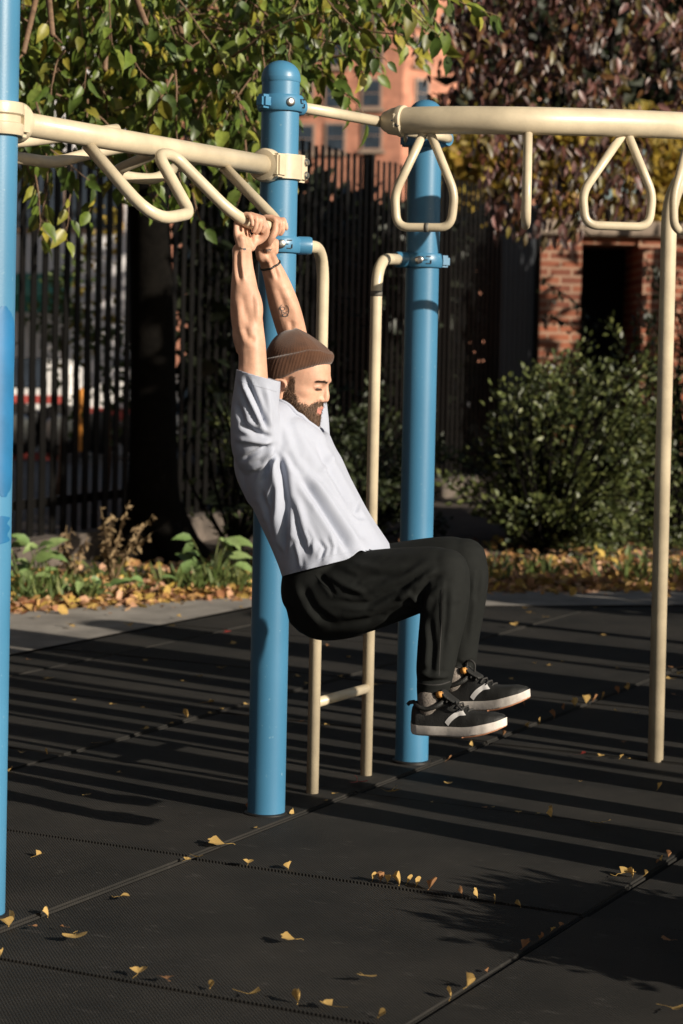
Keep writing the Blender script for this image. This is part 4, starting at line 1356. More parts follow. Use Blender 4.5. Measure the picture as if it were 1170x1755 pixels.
# ---- shoes
def shoe(o, pitch, near):
    FX = (FF * math.cos(pitch) + Z * math.sin(pitch)).normalized()
    FY = -RR                                # his left
    FZ = FX.cross(FY)
    if FZ.z < 0: FZ = -FZ
    def w(x, y, z): return o + FX * x + FY * y + FZ * z
    Ln = .268
    xs = [0, .006, .02, .06, .11, .16, .195, .225, .248, .262, .268]
    ws = [.010, .022, .031, .0355, .0365, .042, .0465, .044, .034, .018, .006]
    def hwid(x): return float(np.interp(x, xs, ws))
    def zb(x): return float(np.interp(x, [0, .01, .03, .15, .18, .22, .25, .268], [.008, .002, 0, 0, .003, .012, .022, .031]))
    def th(x): return float(np.interp(x, [0, .15, .22, .268], [.027, .027, .026, .021]))
    st = [Ln * (0.5 - 0.5 * math.cos(PI * k / 40)) for k in range(41)]
    s_name = thing_part = None
    so_ = MB()
    vs, fs = [], []
    for x in st:
        a = hwid(x)
        for (yy, zz) in ((-a * .90, zb(x)), (-a * 1.02, zb(x) + .005), (-a, zb(x) + th(x)), (a, zb(x) + th(x)), (a * 1.02, zb(x) + .005), (a * .90, zb(x))):
            vs.append(w(x, yy, zz))
    for k in range(40):
        for i in range(6):
            fs.append((6 * k + i, 6 * k + (i + 1) % 6, 6 * k + 6 + (i + 1) % 6, 6 * k + 6 + i))
    fs += [tuple(range(6)), tuple(range(240, 246))]
    so_.add(vs, fs)
    # upper
    up = MB()
    hx_ = [0, .006, .02, .045, .07, .095, .115, .14, .17, .20, .23, .255, .268]
    hh_ = [.020, .046, .052, .040, .044, .060, .064, .052, .038, .030, .024, .013, .001]
    vs, fs = [], []
    ns, nc = 46, 20
    for k in range(ns + 1):
        x = .004 + (Ln - .006) * (0.5 - 0.5 * math.cos(PI * k / ns))
        h = float(np.interp(x, hx_, hh_)); a = hwid(x) * .965
        for i in range(nc + 1):
            t = PI * i / nc
            ct, sn_ = math.cos(t), math.sin(t)
            pw = 0.55 if x > .15 else 0.75
            yy = a * math.copysign(abs(ct) ** pw, ct) * (1 - .18 * sn_ * (1 if x < .15 else .4))
            vs.append(w(x, yy, zb(x) + th(x) - .003 + (h + .003) * sn_ ** .8))
    for k in range(ns):
        for i in range(nc):
            a = k * (nc + 1) + i
            fs.append((a, a + 1, a + nc + 2, a + nc + 1))
    up.add(vs, fs)
    root = up.build('shoe', M['shoe'], man)
    so_o = so_.build('sole', M['sole'], root, autos=50)
    # gum outsole under the ball and toe
    gm = MB(); vs, fs = [], []
    xg = [.155 + .110 * k / 16 for k in range(17)]
    for x in xg:
        a = hwid(x) * .93
        for (yy, zz) in ((-a, zb(x) - .0022), (-a * 1.03, zb(x) + .0015), (a * 1.03, zb(x) + .0015), (a, zb(x) - .0022)):
            vs.append(w(x, yy, zz))
    for k in range(16):
        for i in range(4):
            fs.append((4 * k + i, 4 * k + (i + 1) % 4, 4 * k + 4 + (i + 1) % 4, 4 * k + 4 + i))
    fs += [(0, 1, 2, 3), (64, 65, 66, 67)]
    gm.add(vs, fs); gm.build('outsole', M['gum'], root)
    # collar padding, tongue, label, heel tab, laces
    cp = MB()
    ring_ = [w(.012, 0, .083), w(.026, -.026, .078), w(.055, -.030, .072), (w(.088, -.026, .083)), w(.098, 0, .096), w(.088, .026, .083), w(.055, .030, .072), w(.026, .026, .078), w(.012, 0, .083)]
    cp.sweep([Vector(q) for q in cat([tuple(v) for v in ring_], 5)], .0065, 10, False); cp.build('collar_padding', M['shoe'], root)
    tg = MB(); tg.add(*loft([(*w(.092, 0, .118), .005, .021), (*w(.105, 0, .104), .007, .024), (*w(.130, 0, .088), .006, .022)], FX, 16)); tgo = tg.build('tongue', M['shoe'], root)
    lb = MB(); lb.box(w(.089, -.019, .110), (.020, .010, .017), (FX.to_track_quat('X', 'Z')).to_matrix(), .003); lb.build('label', M['tab'], tgo)
    ht = MB(); ht.sweep([w(.010, 0, .086), w(-.004, 0, .084), w(-.010, 0, .078)], .0055, 10); ht.build('heel_tab', M['shoe'], root)
    lc = MB()
    for k in range(5):
        x = .112 + .014 * k; z = .098 - .0075 * k
        lc.sweep([w(x - .004, -.024, z - .008), w(x, -.010, z + .0015), w(x + .004, .010, z + .0015), w(x, .024, z - .008)], .0028, 8)
    lp = [w(.118, -.012, .098), w(.105, -.022, .118), w(.120, -.026, .126), w(.132, -.020, .108), w(.126, -.008, .098)]
    if not near:
        lc.sweep([Vector(q) for q in cat([tuple(v) for v in [w(.098, -.004, .104), w(.095, -.006, .128), w(.106, -.008, .137), (w(.118, -.008, .126)), w(.115, -.006, .102)]], 5)], .0028, 8)
    else:
        lc.sweep([Vector(q) for q in cat([tuple(v) for v in [w(.130, -.010, .092), w(.142, -.034, .086), w(.158, -.036, .074), w(.150, -.014, .076)]], 5)], .0025, 8)
    lc.build('laces', M['lace'], root)
    sk = MB(); sk.add(*loft([(*w(.052, 0, .060), .030, .027), (*w(.052, 0, .085), .031, .028), (*w(.050, 0, .100), .030, .028)], FX, 20)); sk.build('sock', M['sock'], root)
    # curved white side stripe, both sides
    uv_ = MB(); 
    stv = [(np.array(v)) for v in up.v]
    bvh = BVHTree.FromPolygons([tuple(v) for v in up.v], up.f)
    for s in (-1, 1):
        poly = [(.112, .034), (.118, .042), (.128, .052), (.142, .061), (.158, .066)]
        vs, fs = [], []
        for k, (x, z) in enumerate(cat([(a, b) for a, b in poly], 5)):
            wd = .0062 if k < 16 else .0062 + .0035 * (k - 15) / 5
            for dz in (-wd, 0, wd):
                p0 = w(x + dz * .8, s * .09, z - dz * .75)
                h = bvh.ray_cast(p0, -FY * s)
                if h[0] is None: h = bvh.find_nearest(p0)
                nrm = h[1] if h[1].dot(FY * s) > 0 else -h[1]
                vs.append(h[0] + nrm * .0012)
        for k in range(len(vs) // 3 - 1):
            a = 3 * k
            fs += [(a, a + 3, a + 4, a + 1), (a + 1, a + 4, a + 5, a + 2)]
        link_mesh('side_stripe', vs, fs, M['white'], root)
    # toe-cap stitch line
    return root
shoe(at(706, 1257, 5.865), math.radians(3.0), True)
shoe(at(752, 1217, 6.06), math.radians(6.0), False)

# ------------------------------------------------------------------ fence behind the bed
FD = Vector((0.375, 0.927, 0)).normalized()
FO = Vector((-2.0, 13.4, 0))
FNRM = Vector((FD.y, -FD.x, 0))             # towards the camera side
def fpt(u, z=0.0, off=0.0):
    return FO + FD * u + FNRM * off + Z * z
fence = thing('picket_fence', 'tall black iron picket fence running back behind the leafy bed', 'fence', fpt(4))
rotF = FD.to_track_quat('X', 'Z').to_matrix()
FTOP = 3.08
U0, U1 = -2.4, 10.2
for u in np.arange(U0, U1, 2.1):
    m = MB()
    n = int(2.1 / 0.14)
    for k in range(n):
        uu = u + 0.14 * (k + .5)
        h = FTOP + rnd.uniform(-.012, .012)
        m.box(fpt(uu, .20 + (h - .2) / 2), (0.066, 0.010, h - .2), rotF @ Matrix.Rotation(rnd.uniform(-.04, .04), 3, 'Z'), 0.002)
        if uu < 4.4:
            m.box(fpt(uu + .07, .20 + .5, -.03), (0.04, 0.010, 1.0), rotF)
    m.build('picket_panel', M['fence'], fence, autos=30)
    for zz in (0.42, 2.62):
        r = MB(); r.box(fpt(u + 1.05, zz, -.035), (2.1, 0.035, 0.06), rotF)
        r.build('rail', M['fence'], fence, smooth=False)
    if u > U0:
        q = MB(); q.box(fpt(u, 1.62, -.06), (0.085, 0.085, 3.0), rotF, .006); q.build('fence_post', M['fence'], fence, autos=30)
kerb = MB()
kerb.box(fpt((U0 + U1) / 2, 0.085, .0), (U1 - U0, 0.34, 0.26), rotF, 0.02)
tag(kerb.build('low_wall', M['stone'], smooth=False), 'low stone kerb carrying the black picket fence', 'low wall')

# dark gate at the far end of the fence, brick wall beyond
gp = [at(838, 700, 22.2), at(914, 700, 22.9)]
gx0, gx1 = gp[0], gp[1]
gc = (gx0 + gx1) / 2
gl = math.hypot(gx1.x - gx0.x, gx1.y - gx0.y)
gd = Vector((gx1.x - gx0.x, gx1.y - gx0.y, 0)).normalized()
gate = thing('metal_gate', 'dark metal gate closing the gap between the fence and brick wall', 'gate', Vector((gc.x, gc.y, 0)))
rg = gd.to_track_quat('X', 'Z').to_matrix()
m = MB()
for k in range(9):
    m.box(Vector((gx0.x, gx0.y, 1.52)) + gd * (gl * (k + .5) / 9), (gl / 9 - .004, .03, 2.9), rg, .004)
m.build('gate_panel', M['dark'], gate, autos=30)
m = MB()
for k in (0, 1):
    m.box(Vector((gx0.x, gx0.y, 1.52)) + gd * (gl * k) + Vector((0, -.03, 0)), (.06, .06, 3.0), rg, .005)
m.box(Vector((gc.x, gc.y - .035, 2.9)), (gl - .07, .04, .07), rg); m.box(Vector((gc.x, gc.y - .035, .2)), (gl - .07, .04, .07), rg)
m.build('gate_frame', M['fence'], gate, autos=30)

# brick wall with a deep doorway, stone coping
WY = 23.2
wl, wr_, dl, dr = at(915, 600, WY).x, at(1420, 600, WY).x, at(993, 600, WY).x, at(1090, 600, WY).x
wt = at(1000, 404, WY).z
dtop = at(1040, 418, WY).z
bw = thing('brick_wall', 'sunlit red brick wall with a dark doorway and pale stone coping', 'wall', Vector(((wl + wr_) / 2, WY, 0)))
m = MB()
def bx(x0, x1, y0, y1, z0, z1, b=0):
    m.box(Vector(((x0 + x1) / 2, (y0 + y1) / 2, (z0 + z1) / 2)), (x1 - x0, y1 - y0, z1 - z0), None, b)
bx(wl, dl, WY, WY + 1.2, 0, wt)
bx(dr, wr_, WY, WY + 1.2, 0, wt)
m.build('brick_face', M['brick'], bw, smooth=False)
m = MB(); bx(dl + .002, dr - .002, WY + .03, WY + 1.2, dtop, wt); m.build('lintel', M['brick'], bw, smooth=False)
m = MB(); bx(dl + .002, dr - .002, WY + 1.1, WY + 1.18, 0, dtop - .002); m.build('door', M['fence'], bw, smooth=False)
m = MB(); bx(wl - .06, wr_, WY - .10, WY + 1.3, wt + .002, wt + .16, .015); m.build('coping', M['trim'], bw, smooth=False)
# stub of side wall in shade that throws the doorway into shadow
m = MB(); bx(dr + .003, dr + .22, WY - .36, WY - .003, 0, dtop - .05); m.build('pier', M['brick'], bw, smooth=False)
# short railing in front of the wall
rl_ = thing('railing', 'short black spiked railing in front of the sunlit brick wall', 'railing', at(950, 900, 22.0) * 1.0)
m = MB()
for px in (925, 947, 970, 992):
    q = at(px, 640, 22.0); m.box(Vector((q.x, q.y, q.z / 2)), (.03, .03, q.z), None, .004)
m.build('railing_bars', M['fence'], rl_, smooth=False)
m = MB(); qa, qb = at(918, 648, 21.96), at(996, 650, 21.96); m.box((qa + qb) / 2, (qb.x - qa.x, .03, .04)); m.build('top_rail', M['fence'], rl_, smooth=False)

# ------------------------------------------------------------------ far apartment block
BY = 130.0
bld = thing('apartment_block', 'salmon brick apartment block with dark windows far behind the fence', 'building', Vector((-1, BY, 0)))
c_ = at(688, 200, BY).x
a0 = at(380, 200, BY + 6)
DL = Vector((-0.992, 0.12, 0)).normalized()     # left face runs back to the left
corner = Vector((c_, BY, 0))
H_ = 34.0
def wall_face(name, o, d, ln, h, m_):
    dn = Vector((d.y, -d.x, 0))
    if dn.y > 0: dn = -dn
    mb = MB()
    mb.box(o + d * (ln / 2) - dn * .4 + Z * (h / 2), (ln, .8, h), d.to_track_quat('X', 'Z').to_matrix())
    return mb.build(name, m_, bld, smooth=False), dn
wf, dn1 = wall_face('wall', corner, DL, 26, H_, M['pink'])
DR = Vector((0.80, 0.60, 0)).normalized()
wf2, dn2 = wall_face('wall', corner + Vector((0.02, 0.0, 0)), DR, 14, H_, M['pink'])
def face_pt(px, py, o, d):
    # where the pixel's ray meets the vertical plane through o along d
    n = Vector((d.y, -d.x, 0)); r = FW + RT * float((px - PX0) / FPX) + UP * float((PY0 - py) / FPX)
    t = (o - CAM).dot(n) / r.dot(n)
    return CAM + r * t
def window(px, py, w, h, o, d, dn):
    q = face_pt(px, py, o, d)
    rot = d.to_track_quat('X', 'Z').to_matrix()
    f = MB(); f.box(q + dn * .04, (w + .3, .12, h + .3), rot)
    fo_ = f.build('window', M['winframe'], bld, smooth=False)
    g_ = MB()
    for s in (-1, 1):
        g_.box(q + dn * .10 + Z * (s * h * .255), (w, .06, h * .47), rot)
    g_.build('pane', M['pane'], fo_, smooth=False)
    s_ = MB(); s_.box(q + dn * .14 - Z * (h / 2 + .22), (w + .6, .24, .16), rot); s_.build('sill', M['trim'], fo_, smooth=False)
for px, py in ((575, 236), (638, 232), (637, 160), (522, 238), (574, 162), (520, 165), (640, 88), (575, 90), (520, 92), (640, 18), (577, 20), (520, 22), (462, 168), (462, 94), (462, 22)):
    window(px, py, .98, 1.55, corner, DL, dn1)
for px, py in ((722, 232), (722, 160), (722, 88), (722, 17)):
    window(px, py, .8, 1.5, corner, DR, dn2)
# paler projecting band on the sunny corner
rf = MB(); rf.box(corner + DL * 13 + Vector((0, 4, H_ + .3)), (28, 11, .6), DL.to_track_quat('X', 'Z').to_matrix()); rf.build('roof', M['trim'], bld, smooth=False)

# ------------------------------------------------------------------ things glimpsed through the fence on the left
sx0, sx1 = at(-40, 500, 35).x, at(225, 500, 35).x
shop = thing('shop_front', 'pale grey building with a green awning seen through the fence', 'building', Vector(((sx0 + sx1) / 2, 36, 0)))
m = MB(); m.box(Vector(((sx0 + sx1) / 2 - 1, 36, 3.6)), (sx1 - sx0 + 2, 2, 7.2)); m.build('wall', M['grey'], shop, smooth=False)
m = MB(); q0, q1 = at(15, 470, 34.2), at(118, 478, 34.2)
zt, zb_ = at(60, 470, 34.2).z, at(60, 535, 33.6).z
m.add([(q0.x, 35, zt), (q1.x, 35, zt), (q1.x, 34.1, zb_ + .25), (q0.x, 34.1, zb_ + .25), (q0.x, 34.1, zb_), (q1.x, 34.1, zb_)], [(0, 1, 2, 3), (3, 2, 5, 4)])
ao = m.build('awning', M['green'], shop, smooth=False)
sm_ = ao.modifiers.new('t', 'SOLIDIFY'); sm_.thickness = .04
for px in (70, 165):
    f = MB(); q = at(px, 330, 34.99); f.box(Vector((q.x, 34.985, q.z)), (.9, .04, 1.3)); fo_ = f.build('window', M['winframe'], shop, smooth=False)
    g_ = MB(); g_.box(Vector((q.x, 34.955, q.z)), (.75, .03, 1.15)); g_.build('pane', M['pane'], fo_, smooth=False)

van = thing('parked_van', 'white van with red stripes parked behind the fence on the left', 'van', at(80, 800, 27.5) * 1.0)
vx0, vx1 = at(8, 700, 27.5).x, at(128, 700, 27.5).x
zt, zb_ = at(60, 616, 27.5).z, at(60, 800, 27.5).z
m = MB(); m.box(Vector(((vx0 + vx1) / 2, 28.4, (zt + .45) / 2)), (vx1 - vx0, 1.8, zt - .45), None, .09); vb = m.build('body', M['white'], van, autos=40)
for z in (at(60, 684, 27.5).z, at(60, 782, 27.5).z):
    m = MB(); m.box(Vector(((vx0 + vx1) / 2, 27.495, z)), (vx1 - vx0 - .2, .02, .05 if z > .8 else .10)); m.build('stripe', M['red'], van, smooth=False)
for fx in (.2, .8):
    m = MB(); m.lathe(Vector((vx0 + (vx1 - vx0) * fx, 27.56, .33)), (0, -1, 0), [(.33, 0), (.33, .14), (.3, .16)], 24); w_ = m.build('wheel', M['black'], van, autos=40)
    m = MB(); m.lathe(Vector((vx0 + (vx1 - vx0) * fx, 27.4, .33)), (0, -1, 0), [(.2, 0), (.18, .02), (.05, .03)], 20); m.build('rim', M['steel'], w_, autos=40)
m = MB(); q = at(45, 655, 27.48); m.box(Vector((q.x, 27.485, q.z + .12)), (.5, .02, .38), None, .01); m.build('window', M['pane'], van, smooth=False)
pole = thing('orange_bollard', 'tall orange marker pole standing behind the fence', 'pole', at(141, 800, 27) * 1.0)
q = at(141, 665, 27)
m = MB(); m.lathe(Vector((q.x, q.y, 0)), Z, [(.05, 0), (.05, q.z - .06), (.04, q.z - .02), (.015, q.z)], 16); m.build('shaft', M['orange'], pole, autos=40)
m = MB(); m.lathe(Vector((q.x, q.y, 0)), Z, [(.14, 0), (.13, .05), (.055, .09)], 16); m.build('base', M['black'], pole, autos=40)
car = thing('parked_car', 'small white and red car parked beyond the orange pole', 'car', at(185, 800, 28) * 1.0)
cx0, cx1 = at(150, 700, 28).x, at(262, 700, 28).x
ln_ = cx1 - cx0
m = MB()
prof = [(0, .35), (0, .75), (.08, .86), (.24, .92), (.36, 1.3), (.72, 1.34), (.88, .98), (1, .9), (1, .35)]
vs = [(cx0 + ln_ * a * 1.0, 28 + (.12 if z > 1.0 else 0), z) for a, z in prof] + [(cx0 + ln_ * a, 29.6 - (.12 if z > 1.0 else 0), z) for a, z in prof]
m.add(vs, [tuple(range(9)), tuple(reversed(range(9, 18)))] + [(i, 9 + i, 9 + (i + 1) % 9, (i + 1) % 9) for i in range(9)])
m.build('body', M['white'], car, smooth=False)
m = MB(); m.box(Vector((cx0 + ln_ * .5, 27.985, .52)), (ln_ * .96, .03, .16)); m.build('stripe', M['red'], car, smooth=False)
m = MB(); m.box(Vector((cx0 + ln_ * .54, 28.075, 1.13)), (ln_ * .38, .04, .22)); m.build('window', M['pane'], car, smooth=False)
for fx in (.2, .8):
    m = MB(); m.lathe(Vector((cx0 + ln_ * fx, 28.08, .28)), (0, -1, 0), [(.28, 0), (.28, .14), (.25, .16)], 20); m.build('wheel', M['black'], car, autos=40)

# ------------------------------------------------------------------ trees
def limb(mb, pts, r0, r1, seg=9):
    P = [Vector(q) for q in cat([tuple(p) for p in pts], 4)]
    n = len(P)
    mb.sweep(P, [r0 + (r1 - r0) * (i / (n - 1)) for i in range(n)], seg)

# tree whose dark trunk stands before the fence; its green boughs hang into the top left
tb = gr(262, 968)
gt = thing('green_tree', 'leafy green tree with a dark trunk before the fence, boughs over the frame', 'tree', tb)
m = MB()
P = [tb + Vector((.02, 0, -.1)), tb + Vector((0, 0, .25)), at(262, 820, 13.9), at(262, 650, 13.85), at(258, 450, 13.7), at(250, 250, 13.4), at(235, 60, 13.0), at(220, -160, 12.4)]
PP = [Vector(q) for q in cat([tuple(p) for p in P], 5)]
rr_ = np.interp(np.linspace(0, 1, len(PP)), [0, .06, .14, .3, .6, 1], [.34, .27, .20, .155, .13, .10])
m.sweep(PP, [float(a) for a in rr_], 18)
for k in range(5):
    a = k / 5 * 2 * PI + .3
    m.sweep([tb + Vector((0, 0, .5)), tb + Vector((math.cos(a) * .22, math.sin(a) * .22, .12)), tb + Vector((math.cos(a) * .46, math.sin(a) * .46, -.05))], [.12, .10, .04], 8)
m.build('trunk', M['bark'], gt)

# boughs reach forward over the path; twigs hang with alternate leaves
twig, LP, LD, LN, LS = MB(), [], [], [], []
def add_twig(start, d, length, nleaf, size, droop, r=.006):
    p = Vector(start); d = Vector(d).normalized()
    pts = [p.copy()]
    n = max(4, int(length / .07))
    for i in range(n):
        d = (d + Vector((rnd.gauss(0, .16), rnd.gauss(0, .16), rnd.gauss(0, .10) - droop))).normalized()
        p = p + d * (length / n)
        pts.append(p.copy())
    twig.sweep(pts, [r * (1 - .7 * i / n) for i in range(n + 1)], 6)
    for k in range(nleaf):
        f = (k + .6) / nleaf * n
        i = min(n - 1, int(f))
        q = pts[i].lerp(pts[i + 1], f - i)
        dd = (pts[i + 1] - pts[i]).normalized()
        sd_ = dd.cross(Vector((rnd.gauss(0, 1), rnd.gauss(0, 1), rnd.gauss(0, 1)))).normalized()
        ld = (sd_ * .75 + dd * .45 + Vector((0, 0, -.75))).normalized()
        s = size * rnd.uniform(.55, 1.25)
        pet = q + ld * (.02 + .012 * rnd.random())
        twig.sweep([q, pet], .0013, 4, False)
        LP.append(tuple(pet)); LD.append(tuple(ld))
        LN.append(tuple((Vector((rnd.gauss(.35, .7), rnd.gauss(-.55, .7), rnd.gauss(.35, .6)))).normalized()))
        LS.append(s)
    return pts
def density(px, py):
    """How leafy the photo is here, 0..1."""
    if px < 430:
        e = 300 + 40 * math.sin(px * .035) - (40 if 120 < px < 300 else 0)
        if py < e - 90: return 1.0
        if py < e: return .5
        return 0
    lim = np.interp(px, [430, 520, 600, 700, 780], [330, 170, 110, 60, 10])
    return 1.0 if py < lim * .6 else (.45 if py < lim else 0)
boughs = []
for (a, b) in (((150, -220, 10.6), (40, 90, 8.4)), ((230, -200, 11), (180, 120, 8.8)), ((300, -180, 11), (330, 130, 9.2)), ((350, -140, 11.4), (430, 110, 9.6)), ((400, -140, 11.6), (560, 60, 9.9)), ((120, -250, 10.5), (250, 40, 8.0)), ((420, -160, 12), (690, -10, 10.4)), ((60, -200, 10), (90, 60, 7.9))):
    A, B = at(*a), at(*b)
    mid = A.lerp(B, .5) + Vector((rnd.uniform(-.1, .1), 0, .12))
    limb(twig, [at(225, -160, 12.4).lerp(A, .35), A, mid, B], .028, .010)
    boughs.append((A, mid, B))
cnt = 0
while cnt < 300:
    px, py = rnd.uniform(-30, 720), rnd.uniform(-120, 240)
    if rnd.random() > density(px, py + 60): continue
    Y = rnd.uniform(8.6, 11.4)
    s = at(px, py, Y)
    L_ = rnd.uniform(.25, .6)
    add_twig(s, (rnd.gauss(.1, .6), rnd.gauss(-.1, .5), rnd.uniform(-.9, .15)), L_, int(L_ * 22) + 2, .095, .10, rnd.uniform(.0035, .0065))
    cnt += 1
# thin arching sprays across the gap before the building
for (a, b, c, n_) in (((560, 20, 9.2), (620, 50, 9.1), (690, 60, 9.0), 7), ((520, 110, 9.4), (590, 95, 9.3), (660, 100, 9.2), 6), ((700, -40, 9.4), (735, 20, 9.3), (765, 60, 9.3), 5), ((450, 60, 9.3), (520, 60, 9.2), (640, 95, 9.0), 8), ((600, -60, 9.4), (660, -10, 9.3), (690, 10, 9.3), 6)):
    A, B, C_ = at(*a), at(*b), at(*c)
    limb(twig, [A, B, C_], .006, .003, 6)
    for k in range(n_):
        t = (k + .5) / n_
        q = A.lerp(B, t * 2) if t < .5 else B.lerp(C_, t * 2 - 1)
        ld = Vector((rnd.gauss(.1, .4), rnd.gauss(0, .4), -1)).normalized()
        LP.append(tuple(q)); LD.append(tuple(ld)); LS.append(.105 * rnd.uniform(.6, 1.15)); LN.append((rnd.gauss(.3, .6), rnd.gauss(-.7, .5), rnd.gauss(.2, .4)))
# hanging ends low on the left
for (px, py, L_) in ((45, 250, .42), (85, 270, .35), (110, 200, .4), (170, 265, .3), (205, 90, .5), (60, 300, .22), (395, 130, .5), (330, 330, .16), (300, 120, .6), (440, 150, .5), (125, 290, .3), (80, 330, .2), (420, 240, .3), (150, 170, .45), (60, 170, .4)):
    add_twig(at(px, py, rnd.uniform(8.4, 10.2)), (rnd.gauss(0, .25), 0, -1), L_, int(L_ * 17) + 2, .084, .1, .0045)
tw = twig.build('branches', M['twig'], gt)
leaves('foliage', LP, LD, LN, LS, OVATE, M['l_green'], gt)
# deeper, denser part of the crown in front of the fence top
n = 3200
px = rng.uniform(-60, 520, n); py = rng.uniform(-160, 300, n); Y = rng.uniform(11.2, 13.2, n)
P = np.array([at(float(a), float(b), float(c)) for a, b, c in zip(px, py, Y)])
k = np.array([density(float(a), float(b) + 25) for a, b in zip(px, py)]) > rng.random(n)
P = P[k]
leaves('foliage', P, outdirs(P, (-1, 14, 3), .9, .7), rng.normal(size=P.shape) + np.array([.3, -.5, .3]), rng.uniform(.07, .12, len(P)), OVATE, M['l_green'], gt)

# unseen canopy added overhead to block sky light; low sun passes underneath
lo = MB()
for k in range(9):
    e_ = Vector((rnd.uniform(-7, 2.2), rnd.uniform(1, 13), rnd.uniform(6.3, 7.6)))
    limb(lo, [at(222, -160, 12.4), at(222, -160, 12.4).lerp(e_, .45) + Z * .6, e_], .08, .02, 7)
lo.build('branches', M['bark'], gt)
P = np.stack([rng.uniform(-8.5, 2.6, 5200), rng.uniform(-.5, 14, 5200), rng.uniform(6.0, 8.2, 5200)], 1)
leaves('foliage', P, outdirs(P, (-2, 8, 5), .3), rng.normal(size=P.shape) + np.array([0, 0, 1.2]), rng.uniform(.30, .55, len(P)), SIMPLE, M['l_green'], gt)
# dark brick block added out of view at the left to cut sky light
lb_ = thing('sky_block_building', 'added unseen brick building left of the playground cutting sky light', 'building', Vector((-15, 2, 0)))
m = MB(); m.box(Vector((-17, 1, 8)), (6, 46, 16)); m.build('wall', M['brickdark'], lb_, smooth=False)
m = MB(); m.box(Vector((-17, 1, 16.25)), (6.6, 46.6, .5)); m.build('roof', M['trim'], lb_, smooth=False)
for k in range(8):
    for zz in (3.2, 7.2, 11.2):
        f = MB(); f.box(Vector((-13.97, -18 + k * 5.2, zz)), (.12, 1.5, 2.1)); fo_ = f.build('window', M['winframe'], lb_, smooth=False)
        g_ = MB(); g_.box(Vector((-13.89, -18 + k * 5.2, zz)), (.06, 1.3, 1.9)); g_.build('pane', M['pane'], fo_, smooth=False)

# purple-brown tree at the top right
pb = Vector((4.3, 17.5, 0))
pt = thing('purple_tree', 'tree with drooping purple brown autumn leaves above the brick wall', 'tree', pb)
tr_ = MB()
limb(tr_, [pb, pb + Z * 1.6, pb + Vector((-.2, 0, 3.2)), pb + Vector((-.7, -.2, 5.0))], .24, .12, 14)
tr_.build('trunk', M['bark'], pt)
br_ = MB()
for (a, b) in (((900, -60, 16), (740, 60, 14.6)), ((950, -60, 16), (850, 140, 14.8)), ((1000, -80, 16), (960, 200, 15)), ((1060, -80, 16), (1040, 220, 15.2)), ((1120, -60, 16), (1130, 150, 15.4)), ((820, -80, 16), (690, 20, 14.6)), ((795, 0, 15), (780, 110, 14.7))):
    A, B = at(*a), at(*b)
    limb(br_, [pb + Vector((-.6, -.2, 4.6)), A + Z * .3, A.lerp(B, .5) + Z * .15, B], .05, .010)
br_.build('branches', M['bark'], pt)
def sample(n, dens, Y0, Y1, box):
    out = []
    while len(out) < n:
        a, b = rnd.uniform(box[0], box[1]), rnd.uniform(box[2], box[3])
        if rnd.random() < dens(a, b): out.append(tuple(at(a, b, rnd.uniform(Y0, Y1))))
    return np.array(out)
def clumpy(seed, cell):
    r = random.Random(seed); tabl = {}
    def f(a, b):
        i, j = int(a // cell), int(b // cell)
        def v(i, j):
            if (i, j) not in tabl: tabl[(i, j)] = r.random()
            return tabl[(i, j)]
        u, w = a / cell - i, b / cell - j
        return (v(i, j) * (1 - u) + v(i + 1, j) * u) * (1 - w) + (v(i, j + 1) * (1 - u) + v(i + 1, j + 1) * u) * w
    return f
cl1 = clumpy(3, 42)
def dens_p(a, b):
    lo = np.interp(a, [570, 640, 690, 745, 780, 860, 900, 1000, 1100, 1200], [30, 80, 30, 190, 220, 370, 340, 330, 290, 330])
    hole = 1.0
    if 680 < a < 760 and 0 < b < 75: hole = .12
    if a < 690: hole = .22
    if b > lo: return 0
    c = cl1(a, b)
    base = 1.0 if b < 195 else .10
    return base * hole * (1.0 if c > .46 else .10)
P = sample(3600, dens_p, 14.2, 16.4, (560, 1220, -90, 400))
leaves('foliage', P, rng.normal(size=P.shape) * .5 + np.array([0, 0, -1]), rng.normal(size=P.shape) * .7 + np.array([.5, -.8, .1]), rng.uniform(.06, .120, len(P)), LANCE, M['l_purple'], pt)
P = sample(620, lambda a, b: 1 if (abs(a - 880) < 60 + (b - 300) * -.2 and 200 < b < 400) or (abs(a - 960) < 40 and 240 < b < 410) or (abs(a - 1050) < 60 and 230 < b < 370) else 0, 14.2, 15.2, (780, 1150, 200, 415))
leaves('foliage', P, rng.normal(size=P.shape) * .3 + np.array([0, 0, -1]), rng.normal(size=P.shape) * .7 + np.array([.5, -.8, .1]), rng.uniform(.06, .120, len(P)), LANCE, M['l_purple'], pt)

# darker mass behind it, and yellow shrubs beyond the wall
dk = thing('dark_evergreen', 'tall dark evergreen behind the purple tree at the top right', 'tree', Vector((6.5, 30, 0)))
m = MB(); limb(m, [Vector((6.5, 30, 0)), Vector((6.5, 30, 3)), Vector((6.4, 30, 7.5))], .3, .08, 12); m.build('trunk', M['bark'], dk)
P = sample(4200, lambda a, b: (1.0 if a > 840 + max(0, 60 - b) * .0 else .55) * (1 if b < 245 else .3), 26.5, 29, (790, 1260, -140, 330))
leaves('foliage', P, outdirs(P, (6.5, 30, 4), .4), rng.normal(size=P.shape) + np.array([.5, -.6, .3]), rng.uniform(.22, .40, len(P)), SIMPLE, M['l_dark'], dk)
ys = thing('yellow_shrub', 'yellow autumn shrub glowing beyond the brick wall', 'shrub', Vector((3.4, 25.6, 0)))
m = MB()
for k in range(7):
    limb(m, [Vector((3.2 + k * .1, 25.6, 0)), Vector((2.6 + k * .35, 25.6, 1.8)), Vector((2.0 + k * .55, 25.5, 3.6))], .05, .012, 7)
m.build('stems', M['twig'], ys)
cl2 = clumpy(9, 30)
